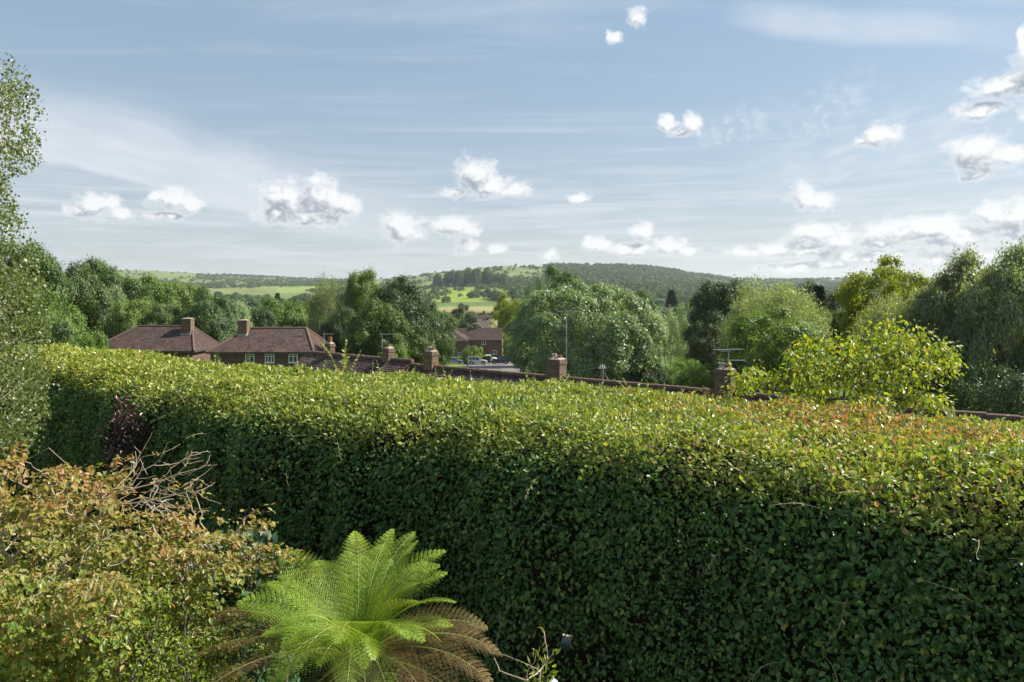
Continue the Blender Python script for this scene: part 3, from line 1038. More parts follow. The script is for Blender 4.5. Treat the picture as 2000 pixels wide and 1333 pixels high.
for k, (px, y, r, h) in enumerate(spots):
    x = (px - 1000) / F * y
    trunk, crown, H, R = PROTO['far%d' % (k % 4)]
    where = ('behind the left tiled roof' if px < 400 else 'between the two tiled roofs' if px < 490 else 'above the middle tiled roof' if px < 640 else 'behind the centre clump' if px < 800
             else 'behind the great round tree' if px < 1180 else 'just right of the great round tree' if px < 1290 else 'beyond the slender airy tree' if px < 1400 else 'beyond the tall very dark tree' if px < 1500 else 'beyond the pale olive willow')
    label = '%s tree %s of the vale, %s' % ('big' if h > 13 else 'medium' if h > 11 else 'small', 'in the near part' if y < 350 else 'in the middle' if y < 600 else 'at the far side', where)
    t = thing('vale_tree', label, 'tree', (x, y, gz(x, y) - .3), rv.uniform(0, 6.28), GV, (r / R, r / R, h / H))
    link('trunk', trunk, t)
    link('crown', crown, t)
GC = 'trees of the dark copse at the foot of the hill'
for k in range(44):
    px = rv.uniform(850, 985)
    y = rv.uniform(1310, 1460)
    x = (px - 1000) / F * y
    trunk, crown, H, R = PROTO['far%d' % (k % 4)]
    r, h = rv.uniform(8, 11), rv.uniform(26, 36) if px < 960 else rv.uniform(18, 28)
    label = 'dark %s tree in the %s of the copse, %s' % ('tall' if h > 29 else 'lower', 'left end' if px < 885 else 'left middle' if px < 920 else 'right middle' if px < 955 else 'right end', 'edge nearest the bright green field' if y < 1385 else 'back row towards the hill')
    t = thing('copse_tree', label, 'tree', (x, y, gz(x, y) - 1), rv.uniform(0, 6.28), GC, (r / R, r / R, h / H))
    link('trunk', trunk, t)
    link('crown', crown, t)
for px, y, r, h, label in [(921, 1010, 7, 11, 'left small tree standing in the bright green field'), (931, 1015, 5, 8, 'small bush like tree right beside the left tree in the bright green field'),
                           (944, 1040, 5, 8, 'low small tree in the middle of the bright green field'), (952, 1045, 6, 13, 'right small tree standing in the bright green field'),
                           (965, 960, 8, 15, 'dark tree at the right corner of the bright green field'), (975, 930, 8, 13, 'dark tree beside the yellow green tree, at the corner of the field'), (872, 930, 7, 9, 'tree at the left corner of the bright green field')]:
    x = (px - 1000) / F * y
    trunk, crown, H, R = PROTO['far1']
    t = thing('field_tree', label, 'tree', (x, y, gz(x, y) - .3), px, 'trees in the bright green field', (r / R, r / R, h / H))
    link('trunk', trunk, t)
    link('crown', crown, t)


# ------------------------------------------------------------------ woods and scrub on the hills
def hill_wood():
    rng = np.random.default_rng(77)
    n = 60000
    px = rng.uniform(150, 1900, n)
    yr = ridge_at(px)
    t = rng.uniform(.12, 1.0, n) ** .8
    y = HB + (yr - HB) * t
    x = (px - 1000) / F * y
    z = ground(x, y)
    py = YH + (CAMZ - z) / y * F
    c = fbm(np.stack([x / 170, y / 300, 0 * x], -1), 41, 4)
    c2 = fbm(np.stack([x / 60, y / 90, 0 * x], -1), 43, 3)
    keep = np.zeros(n, bool)
    # right hill, wooded to the top from px 1050
    edge = 1062 + (c2 - .5) * 70 + np.clip((py - 530) * -.4, -20, 20)
    keep |= (px > edge) & (c > .36) & (rng.uniform(size=n) < .75)
    # belt along the foot of the downs on the left, thinning upwards
    ct = np.interp(px, [150, 330, 450, 560, 680, 720], [556, 549, 542, 546, 550, 553])
    cb = np.interp(px, [150, 330, 450, 560, 680, 720], [566, 566, 566, 562, 557, 555])
    belt = (px > 225) & (px < 720) & (py > ct - 4 + (c2 - .5) * 14) & (py < cb) & (c2 > .40)
    belt |= (px > 385) & (px < 560) & (py > np.interp(px, [385, 460, 560], [537, 540, 546])) & (py < 562) & (c2 > .42)
    keep |= belt & (rng.uniform(size=n) < .8)
    # scrub on the open slope of the middle hill
    keep |= (px > 700) & (px <= edge) & (c2 > .60) & (rng.uniform(size=n) < .35)
    keep |= (px > 930) & (px <= edge) & (py > 545) & (c2 > .40)
    keep |= (px > 600) & (px < 860) & (py > 553) & (c2 > .46) & (rng.uniform(size=n) < .6)
    idx = np.where(keep)[0]
    sub = idx[rng.permutation(len(idx))[:9000]]
    m = len(sub)
    k = 26
    r = rng.uniform(3.5, 7.0, m) * np.where(px[sub] > edge[sub], 1.0, .78)
    C = np.stack([x[sub], y[sub], z[sub] + r * .75], -1)
    d = rdirs(m * k, rng).reshape(m, k, 3)
    d[..., 2] = np.abs(d[..., 2]) * .9 - .1
    P = (C[:, None] + d * r[:, None, None] * np.array([1, 1, 1.15]) * rng.uniform(.75, 1.1, (m, k, 1))).reshape(-1, 3)
    nn = unit(d.reshape(-1, 3) + rng.normal(size=(m * k, 3)) * .4)
    U = np.cross(nn, rdirs(m * k, rng))
    size = np.repeat(r, k) * .85 * rng.uniform(.7, 1.2, m * k)
    V, Q = leaf_arrays(P - U * size[:, None] * .5, U, nn, size * 1.15, TRI, TRI_F)
    o = link('hill_woodland', np_mesh('hill_woodland', V, [Q], MATS['far_leaf']))
    o['label'], o['category'], o['kind'] = 'woods and scrub that cover the slopes of the chalk hills', 'woodland', 'stuff'


hill_wood()


def scattered_bushes():
    rng = np.random.default_rng(5)
    meshes = []
    for s in range(3):
        V, Q, _ = crown_cloud(90, (2.6, 2.6, 1.9), (0, 0, 1.6), 7, .5, 1.7, np.random.default_rng(300 + s), inner=.2)
        meshes.append(np_mesh('hill_bush', V, [Q], MATS['far_leaf']))
    g = 'bushes dotted over the open hillsides'
    k = 0
    while k < 110:
        px = rng.uniform(235, 1055)
        if 640 < px < 700:
            continue
        yr = float(ridge_at(px))
        t = rng.uniform(.62, .985)
        y = HB + (yr - HB) * t
        x = (px - 1000) / F * y
        o = link('hill_bush', meshes[k % 3], loc=(x, y, gz(x, y)))
        o.rotation_euler = (0, 0, rng.uniform(0, 6.28))
        s = rng.uniform(.9, 2.2)
        o.scale = (s, s, s)
        o['label'], o['category'], o['group'] = '%s dark bush %s on the %s' % ('tiny' if s < 1.4 else 'larger', 'near the skyline' if t > .85 else 'part way up', 'left hill over the wood' if px < 420 else 'left hill over the tiled roofs' if px < 660 else 'grassy slope of the middle hill' if px < 880 else 'rounded top of the middle hill'), 'bush', g
        k += 1


scattered_bushes()

# ------------------------------------------------------------------ buildings
def window(parent, x, z, w, h, y=0.0, lights=2, bars=False, rz=0.0, px=None):
    """Casement window on a wall that faces -y; a part with panes and sill under it."""
    fr, t, d = MB(), .085, .07
    fr.box(-w / 2, w / 2, -d, .02, h / 2 - t, h / 2).box(-w / 2, w / 2, -d, .02, -h / 2, -h / 2 + t)
    fr.box(-w / 2, -w / 2 + t, -d + .004, .02, -h / 2 + t, h / 2 - t).box(w / 2 - t, w / 2, -d + .004, .02, -h / 2 + t, h / 2 - t)
    for k in range(1, lights):
        xx = -w / 2 + w * k / lights
        fr.box(xx - t * .45, xx + t * .45, -d + .006, .02, -h / 2 + t, h / 2 - t)
    if bars:
        fr.box(-w / 2 + t, w / 2 - t, -d + .012, .015, h * .18, h * .18 + t * .7)
    M = Matrix.Translation((x, y, z)) @ Matrix.Rotation(rz, 4, 'Z')
    o = fr.build('window', MATS['white_paint'], parent, matrix=M)
    for k in range(lights):
        a, b = -w / 2 + w * k / lights + t * .45, -w / 2 + w * (k + 1) / lights - t * .45
        MB().box(a, b, -.028, -.012, -h / 2 + t, h / 2 - t).build('pane', MATS['glass'], o)
    MB().box(-w / 2 - .06, w / 2 + .06, -d - .06, .03, -h / 2 - .06, -h / 2 - .002).build('sill', MATS['white_paint'], o)
    return o


def chimney(parent, x, y, z0, z1, w, d, pots=2, flash=True, tall_pot=False):
    """Brick stack with oversailing courses, mortar cap, pots and lead flashing."""
    c = MB()
    c.box(-w / 2, w / 2, -d / 2, d / 2, 0, z1 - z0 - .26)
    c.box(-w / 2 - .035, w / 2 + .035, -d / 2 - .035, d / 2 + .035, z1 - z0 - .26, z1 - z0 - .13)
    c.box(-w / 2 - .015, w / 2 + .015, -d / 2 - .015, d / 2 + .015, z1 - z0 - .13, z1 - z0 - .04)
    o = c.build('chimney', MATS['chimney_brick'], parent, loc=(x, y, z0))
    h = z1 - z0 - .04
    cap = MB()
    a, b = w / 2 - .01, d / 2 - .01
    cap.add([(-a, -b, h), (a, -b, h), (a, b, h), (-a, b, h), (-a * .5, -b * .5, h + .09), (a * .5, -b * .5, h + .09), (a * .5, b * .5, h + .09), (-a * .5, b * .5, h + .09)],
            [(0, 1, 5, 4), (1, 2, 6, 5), (2, 3, 7, 6), (3, 0, 4, 7), (4, 5, 6, 7)])
    cap.build('chimney_cap', MATS['mortar'], o)
    for k in range(pots):
        xx = 0 if pots == 1 else (-w * .2 + w * .4 * k / (pots - 1))
        ph = (.34 if tall_pot else .17) - .05 * k
        m = MB().lathe([(.12, 0), (.105, ph * .75), (.13, ph * .78), (.13, ph), (.085, ph), (.08, ph * .5)], 12, c=(xx, 0, h + .07))
        m.build('chimney_pot', MATS['pale_pot' if k == 0 and pots > 1 else 'clay_pot'], o)
    if flash:
        f = MB()
        f.box(-w / 2 - .02, w / 2 + .02, -d / 2 - .16, -d / 2 + .01, -.10, .24)
        f.box(-w / 2 - .022, -w / 2 + .012, -d / 2, d / 2, .1, .34).box(w / 2 - .012, w / 2 + .022, -d / 2, d / 2, .1, .34)
        f.build('flashing', MATS['lead'], o)
    return o


def hip_house(name, label, px_l, px_r, y, eave_y, ridge_dz, depth, wall_h, ridge_l, ridge_r, windows, chim):
    """Hipped roof house whose long side faces the garden; px_l, px_r: its front eave corners."""
    xl, xr = (px_l - 1000) / F * y, (px_r - 1000) / F * y
    ze = CAMZ - (eave_y - YH) / F * y
    cx = (xl + xr) / 2
    zg = ze - wall_h
    t = thing(name, label, 'house', (cx, y, zg))
    L = xr - xl
    ov = .35
    w = MB().box(-L / 2 + ov, L / 2 - ov, ov, depth - ov, -1.5, wall_h - .02)
    w.build('wall', MATS['brick'], t)
    a, b, e = -L / 2, L / 2, wall_h
    rl, rr, rh = ridge_l - cx, ridge_r - cx, wall_h + ridge_dz
    r = MB().add([(a, 0, e), (b, 0, e), (b, depth, e), (a, depth, e), (rl, depth / 2, rh), (rr, depth / 2, rh), (a, 0, e - .1), (b, 0, e - .1), (b, depth, e - .1), (a, depth, e - .1)],
                 [(0, 1, 5, 4), (1, 2, 5), (2, 3, 4, 5), (3, 0, 4), (9, 8, 7, 6), (0, 6, 7, 1), (1, 7, 8, 2), (2, 8, 9, 3), (3, 9, 6, 0)])
    ro = r.build('roof', MATS['roof_tile'], t)
    # capping tiles along ridge and hips, laid one by one
    cap = MB().tube((-.23, 0, 0), (.23, 0, 0), .125, .145, 8).mesh('ridge_tile', MATS['ridge_clay'])
    for p0, p1 in (((rl, depth / 2, rh), (rr, depth / 2, rh)), ((a, 0, e), (rl, depth / 2, rh)), ((b, 0, e), (rr, depth / 2, rh)), ((b, depth, e), (rr, depth / 2, rh))):
        p0, p1 = Vector(p0), Vector(p1)
        n = int((p1 - p0).length / .45)
        q = (p1 - p0).to_track_quat('X', 'Z').to_matrix().to_4x4()
        for k in range(n):
            link('ridge_tile', cap, ro, matrix=Matrix.Translation(p0 + (p1 - p0) * ((k + .5) / n) + Vector((0, 0, .0))) @ q)
    g = MB().box(a + .02, b - .02, -.10, .0, e - .2, e - .1).box(b, b + .1, 0, depth, e - .2, e - .1)
    g.build('gutter', MATS['gutter'], t)
    for px, w_ in windows:
        window(t, (px - 1000) / F * y - cx, wall_h - .72, w_, 1.0, ov - .03, 3 if w_ > 1.05 else 2, True)
    px, top, base, wpx, off = chim
    yc = y + depth / 2 + off
    zt, zb = CAMZ - (top - YH) / F * yc - zg, CAMZ - (base - YH) / F * yc - zg
    wm = wpx / F * yc
    chimney(ro, (px - 1000) / F * yc - cx, depth / 2 + off, zb - .5, zt, wm, wm * .85, 1, True)
    return t, zg, cx


hip_house('hipped_house', 'hip roofed brick house at the left, only its tiled roof over the hedge', 172, 379, 88, 686, 3.0, 8.5, 5.0, -50.6, -43.2, [(250, 1.1), (310, 1.1)], (366.5, 622, 647, 19, -.9))
t2, zg2, cx2 = hip_house('hipped_house', 'hip roofed brick house with three white windows under its eaves', 402, 613, 76, 688, 2.45, 8.0, 5.0, -30.7, -24.1, [(486, 1.0), (525, 1.06), (571, 1.0)], (476, 625, 648, 17.5, -.9))
# vent pipe on its roof slope
MB().tube((0, 0, 0), (0, 0, .7), .05, .05, 8).build('vent_pipe', MATS['dark_metal'], t2, loc=((589 - 1000) / F * 78 - cx2, 2.6, 5.0 + 1.5))


# terrace just beyond the hedge: its ridge runs down to the right
def ridge_line(px):
    py = 697 + .087 * (px - 656)
    y = 4.1 * F / (py - YH)
    return np.array([(px - 1000) / F * y, y, CAMZ - 4.1])


def terrace(name, label, pxa, pxb, lift, chims, seed, steps=()):
    A, B = ridge_line(pxa), ridge_line(pxb)
    A[2] += lift
    B[2] += lift
    d = B - A
    L = np.linalg.norm(d)
    rz = math.atan2(d[1], d[0])
    mid = (A + B) / 2
    H = 6.1
    t = thing(name, label, 'house', (mid[0], mid[1], mid[2] - H - .08), rz)
    hd, dr = 4.0, 3.1
    he = H - dr
    MB().box(-L / 2 + .05, L / 2 - .05, -hd + .4, hd - .4, -1.5, he + .1).build('wall', MATS['brick'], t)
    # roof: each slope in courses, every course a little proud of the one below
    r = MB()
    n = 30
    for s in (-1, 1):
        for k in range(n):
            f0, f1 = k / n, (k + 1) / n
            y0, y1 = s * hd * f0, s * hd * f1
            z0, z1 = H - dr * f0, H - dr * f1
            V = [(-L / 2, y0, z0), (L / 2, y0, z0), (L / 2, y1, z1 + .018), (-L / 2, y1, z1 + .018), (L / 2, y1, z1), (-L / 2, y1, z1)]
            Fs = [(0, 3, 2, 1), (3, 5, 4, 2)] if s < 0 else [(0, 1, 2, 3), (3, 2, 4, 5)]
            r.add(V, [f[::-1] for f in Fs] if False else Fs)
    for sx in (-L / 2, L / 2):
        r.add([(sx, -hd + .35, he), (sx, hd - .35, he), (sx, 0, H - .05)], [(0, 1, 2) if sx > 0 else (0, 2, 1)])
    ro = r.build('roof', MATS['roof_tile'], t)
    cap = MB().tube((-.225, 0, 0), (.225, 0, 0), .12, .135, 8).mesh('ridge_tile', MATS['ridge_clay'])
    rng = random.Random(seed)
    nt = int(L / .45)
    for k in range(nt):
        link('ridge_tile', cap, ro, matrix=Matrix.Translation((-L / 2 + (k + .5) * L / nt, 0, H - .02 + rng.uniform(-.012, .012))) @ Matrix.Rotation(rng.uniform(-.02, .02), 4, 'Y'))
    MB().box(-L / 2, L / 2, -hd - .1, -hd, he - .12, he).build('gutter', MATS['gutter'], t)
    n_w = max(2, int(L / 3.2))
    for k in range(n_w):
        window(t, -L / 2 + (k + .5) * L / n_w, 1.5, 1.2, 1.1, -hd + .37, 2)
    out = []
    for px, top, wpx, pots, tall in chims:
        C = ridge_line(px)
        loc = Matrix.Rotation(-rz, 3, 'Z') @ Vector((C[0] - mid[0], C[1] - mid[1], 0))
        zt = CAMZ - (top - YH) / F * C[1] - (mid[2] - H - .08)
        wm = wpx / F * C[1]
        out.append((chimney(ro, loc.x, 0, H - .55, zt, wm * .92, wm * .8, pots, px < 800, tall), C, zt))
    return t, out


t_a, ch_a = terrace('terraced_house', 'far end of the tiled terrace beyond the hedge, with two stacks', 600, 806, .22, [(645, 670, 15, 1, True), (758.5, 679, 20.5, 1, False)], 1)
t_b, ch_b = terrace('terraced_house', 'long near part of the tiled terrace whose ridge runs down to the right', 806.5, 2250, 0, [(842, 685, 23, 2, False), (1087.5, 700, 31, 2, False), (1416, 719, 35, 2, False)], 2)


def aerial(label, px, base_py, top_py, y, booms, name='aerial'):
    """Television aerial: pole and horizontal booms carrying thin cross rods."""
    p0, p1 = at(px, base_py, y), at(px, top_py, y)
    t = thing(name, label, 'aerial', tuple(p0))
    h = p1[2] - p0[2]
    MB().tube((0, 0, 0), (0, 0, h), .026, .022, 8).build('pole', MATS['metal'], t)
    for xa, xb, dz, n, tilt in booms:
        a, b = xa / F * y, xb / F * y
        m = MB().tube((a, 0, 0), (b, 0, tilt), .013, .013, 6)
        for k in range(n):
            f = k / max(n - 1, 1)
            x, z = a + (b - a) * f, tilt * f
            ln = .20 - .08 * f
            m.tube((x, -ln, z), (x, ln, z), .006, .006, 5)
        if n > 6:
            for s in (-.16, 0, .16):
                m.tube((a - .02, -.12, s), (a - .02, .12, s), .006, .006, 5)
            m.tube((a - .02, 0, -.18), (a - .02, 0, .18), .008, .008, 5)
        m.build('boom', MATS['metal'], t, loc=(0, 0, h - .03 - dz))
    return t


aerial('tall thin aerial mast standing in front of the great round tree', 1106, 735, 606, 32.6, [(-18, 24, .02, 12, .0)])
aerial('aerial with one long boom above the first terrace stack', 746.5, 700, 652, 42.0, [(-3, 28, .0, 11, 0)])
aerial('small aerial beside the stack at the far end of the terrace', 633, 690, 652, 46.0, [(0, 17, .0, 7, 0)])
aerial('aerial with long double boom over the last visible stack', 1423, 742, 682, 28.4, [(-27, 28, .0, 13, .02), (-14, 4, .06, 6, .0), (0, 32, .44, 7, 0)])
aerial('thin plain rod aerial on the stack right of the first one', 847, 700, 662, 38.7, [])


def wooden_pole():
    y = 39.0
    p0 = at(1176, 712, y)
    zg = gz(p0[0], y)
    t = thing('telegraph_pole', 'short wooden pole with wires behind the terrace roof', 'pole', (p0[0], y, zg))
    h = p0[2] - zg
    MB().tube((0, 0, -.4), (0, 0, h), .10, .075, 10).build('pole', MATS['old_wood'], t)
    b = MB()
    for s in (-.12, 0, .12):
        b.lathe([(.025, 0), (.035, .04), (.02, .08), (.03, .10), (.01, .13)], 8, c=(s, -.08, h - .18))
    b.box(-.2, .2, -.1, -.05, h - .24, h - .17).build('insulator', MATS['white_paint'], t)
    s = MB()
    for dx, dz in ((-.55, -1.9), (.75, -1.6)):
        s.tube((0, 0, h - .3), (dx, -.3, h + dz), .012, .012, 5)
    s.build('stay_wire', MATS['metal'], t)
    for q in (at(1022, 718, 35.5), at(1398, 724, 33)):
        w = MB()
        a = Vector((0, -.08, h - .1))
        e = Vector((q[0] - p0[0], q[1] - y, q[2] - zg))
        prev = a
        for k in range(1, 13):
            f = k / 12
            c = a.lerp(e, f) - Vector((0, 0, .28 * math.sin(math.pi * f)))
            w.tube(prev, c, .009, .009, 4, caps=False)
            prev = c
        w.build('wire', MATS['dark_metal'], t)


wooden_pole()


def street_lamp():
    y = 139.0
    p = at(913, 640, y)
    zg = gz(p[0], y)
    h = p[2] - zg
    t = thing('street_lamp', 'tall thin street lamp on the verge by the parked silver car', 'street lamp', (p[0], y, zg))
    MB().lathe([(.13, -.2), (.13, 1.2), (.075, 1.25), (.055, h - .3), (.05, h)], 10).build('pole', MATS['dark_metal'], t)
    MB().tube((0, 0, h - .05), (.9, -.1, h + .12), .04, .035, 8).build('arm', MATS['dark_metal'], t)
    MB().lathe([(.05, .1), (.2, .04), (.24, -.02), (.14, -.1), (.02, -.12)], 10, c=(.95, -.1, h + .1)).build('lamp_head', MATS['dark_metal'], t)
    p = at(974.5, 697, 137)
    zg = gz(p[0], 137)
    t = thing('sign_post', 'slim dark post on the lane beside the dark blue car', 'post', (p[0], 137, zg))
    MB().tube((0, 0, -.2), (0, 0, p[2] - zg), .06, .055, 10).build('post', MATS['dark_metal'], t)
    MB().lathe([(.055, 0), (.075, .015), (.07, .05), (.01, .07)], 10, c=(0, 0, p[2] - zg)).build('cap', MATS['dark_metal'], t)


street_lamp()


def brick_house():
    y = 174.0
    xl, xr = (850 - 1000) / F * y, (980 - 1000) / F * y
    ze = CAMZ - (665 - YH) / F * y
    zr = CAMZ - (641 - YH) / F * (y + 3.2)
    zg = CAMZ - (699 - YH) / F * y
    t = thing('brick_house', 'brown brick house with gabled tiled roof behind the parked cars', 'house', (xr, y, zg))
    L, hw, rh = xr - xl, ze - zg, zr - zg
    dp = 6.4
    MB().box(-L, -.02, .25, dp - .25, -2, hw).add([(-.02, .25, hw), (-.02, dp - .25, hw), (-.02, dp / 2, rh - .12)], [(0, 1, 2)]).build('wall', MATS['brick'], t)
    r = MB()
    n = 26
    for s in (-1, 1):
        for k in range(n):
            f0, f1 = k / n, (k + 1) / n
            c = dp / 2
            y0, y1 = c + s * c * f0, c + s * c * f1
            z0, z1 = rh - (rh - hw) * f0, rh - (rh - hw) * f1
            r.add([(-L, y0, z0), (.15, y0, z0), (.15, y1, z1 + .02), (-L, y1, z1 + .02), (.15, y1, z1), (-L, y1, z1)], [(0, 3, 2, 1), (3, 5, 4, 2)] if s < 0 else [(0, 1, 2, 3), (3, 2, 4, 5)])
    ro = r.build('roof', MATS['far_tile'], t)
    # projecting wing at the left with a valley
    wl, wr = (850 - 980) / F * y, (914 - 980) / F * y
    MB().box(wl, wr, -2.6, .24, -2, hw - .01).build('wing', MATS['brick'], t)
    mid = (wl + wr) / 2
    MB().add([(wl - .2, -2.8, hw - .05), (wr + .2, -2.8, hw - .05), (mid, -.6, rh - .25), (wl - .2, 1.2, hw + .9), (wr + .2, 1.2, hw + .9), (mid, 3.0, rh - .1)],
             [(0, 1, 2), (1, 4, 5, 2), (3, 0, 2, 5)]).build('wing_roof', MATS['far_tile'], t)
    chimney(ro, (926 - 980) / F * y, dp / 2, rh - .8, rh + 1.15, 1.0, .7, 1, True)
    MB().box(.12, .17, .1, dp - .1, hw - .25, hw - .1).add([(.16, .05, hw - .05), (.16, dp / 2, rh + .02), (.16, dp / 2, rh - .16), (.16, .05, hw - .25)], [(0, 1, 2, 3)]).build('bargeboard', MATS['white_paint'], t)
    MB().box(-L, .1, .0, .25, hw - .16, hw - .06).build('gutter', MATS['gutter'], t)
    MB().tube((-.25, .2, -1), (-.25, .2, hw - .1), .05, .05, 8).build('downpipe', MATS['gutter'], t)
    for px, py in ((944.5, 669.5), (966, 688.5)):
        window(t, (px - 980) / F * y, CAMZ - (py - YH) / F * y - zg, 1.05, .95, .23, 2)
    window(t, (909 - 980) / F * y, CAMZ - (690.5 - YH) / F * y - zg, 1.0, 1.0, -2.62, 2)
    window(t, (899 - 980) / F * y, CAMZ - (690.5 - YH) / F * y - zg, 1.0, 1.0, -2.62, 2)


brick_house()


def gable_house(label, px_l, px_r, ridge_py, eave_py, y, dp, mat, wings=(), rz=0.0, chim=()):
    xl, xr = (px_l - 1000) / F * y, (px_r - 1000) / F * y
    ze, zr = CAMZ - (eave_py - YH) / F * y, CAMZ - (ridge_py - YH) / F * (y + dp / 2)
    cx = (xl + xr) / 2
    zg = gz(cx, y)
    L, hw, rh = xr - xl, ze - zg, zr - zg
    t = thing('distant_house', label, 'house', (cx, y, zg), rz)
    MB().box(-L / 2 + .1, L / 2 - .1, .3, dp - .3, -2, hw).add([(L / 2 - .1, .3, hw), (L / 2 - .1, dp - .3, hw), (L / 2 - .1, dp / 2, rh - .1)], [(0, 1, 2)]).add(
        [(-L / 2 + .1, .3, hw), (-L / 2 + .1, dp - .3, hw), (-L / 2 + .1, dp / 2, rh - .1)], [(0, 2, 1)]).build('wall', MATS['brick'], t)
    r = MB()
    a, b = -L / 2, L / 2
    r.add([(a, 0, hw), (b, 0, hw), (b, dp / 2, rh), (a, dp / 2, rh), (b, dp, hw), (a, dp, hw)], [(0, 1, 2, 3), (3, 2, 4, 5)])
    ro = r.build('roof', MATS[mat], t)
    for (wx, ww, top, out) in wings:
        q = MB().add([(wx - ww / 2, -out, hw), (wx + ww / 2, -out, hw), (wx, -out, hw + (rh - hw) * top), (wx - ww / 2, dp * .35, hw + .1), (wx + ww / 2, dp * .35, hw + .1), (wx, dp * .42, hw + (rh - hw) * top)],
                     [(1, 4, 5, 2), (3, 0, 2, 5)])
        q.build('gable_roof', MATS[mat], t)
        k = (rh - hw) * top
        MB().box(wx - ww / 2 + .15, wx + ww / 2 - .15, -out + .12, .28, -2, hw).add([(wx - ww / 2 + .15, -out + .12, hw), (wx + ww / 2 - .15, -out + .12, hw), (wx, -out + .12, hw + k - .12)], [(0, 1, 2)]).build('gable_wall', MATS['brick'], t)
        bb = MB()
        for s in (-1, 1):
            bb.add([(wx + s * ww / 2, -out - .04, hw), (wx, -out - .04, hw + k), (wx, -out - .04, hw + k - .28), (wx + s * ww / 2, -out - .04, hw - .28)], [(0, 1, 2, 3) if s < 0 else (3, 2, 1, 0)])
        bb.build('bargeboard', MATS['white_paint'], t)
    for cxm, ch in chim:
        chimney(ro, cxm, dp / 2, rh - .4, rh + ch, .9, .7, 1, False)
    n = max(2, int(L / 3))
    for k in range(n):
        window(t, -L / 2 + (k + .5) * L / n, hw - 1.0, 1.1, 1.0, .28, 2)
    return t


gable_house('distant brown roofed house with a small white edged gable behind the brick house', 930, 962, 624, 641, 225, 9, 'grey_tile', [(-2.0, 3.4, .62, 1.2)], 0.0, [(.9, 1.0)])
gable_house('distant long brown roof below the tan field', 922, 976, 612, 634, 265, 9, 'far_tile', (), 0, [(-1.0, .9), (2.5, .7)])
gable_house('distant low brown roof peeping out between the yellow green tree and the great round tree', 975, 1030, 621, 634, 250, 8, 'far_tile')
gable_house('distant grey roof with a front gable right of the great round tree', 1262, 1322, 600, 617, 285, 9, 'grey_tile', [(1.6, 5.2, .8, 1.0)], 0, [(-3.0, .9), (4.5, .8)])
gable_house('low brown roof half hidden behind the slender airy tree', 1335, 1375, 628, 640, 210, 8, 'far_tile')


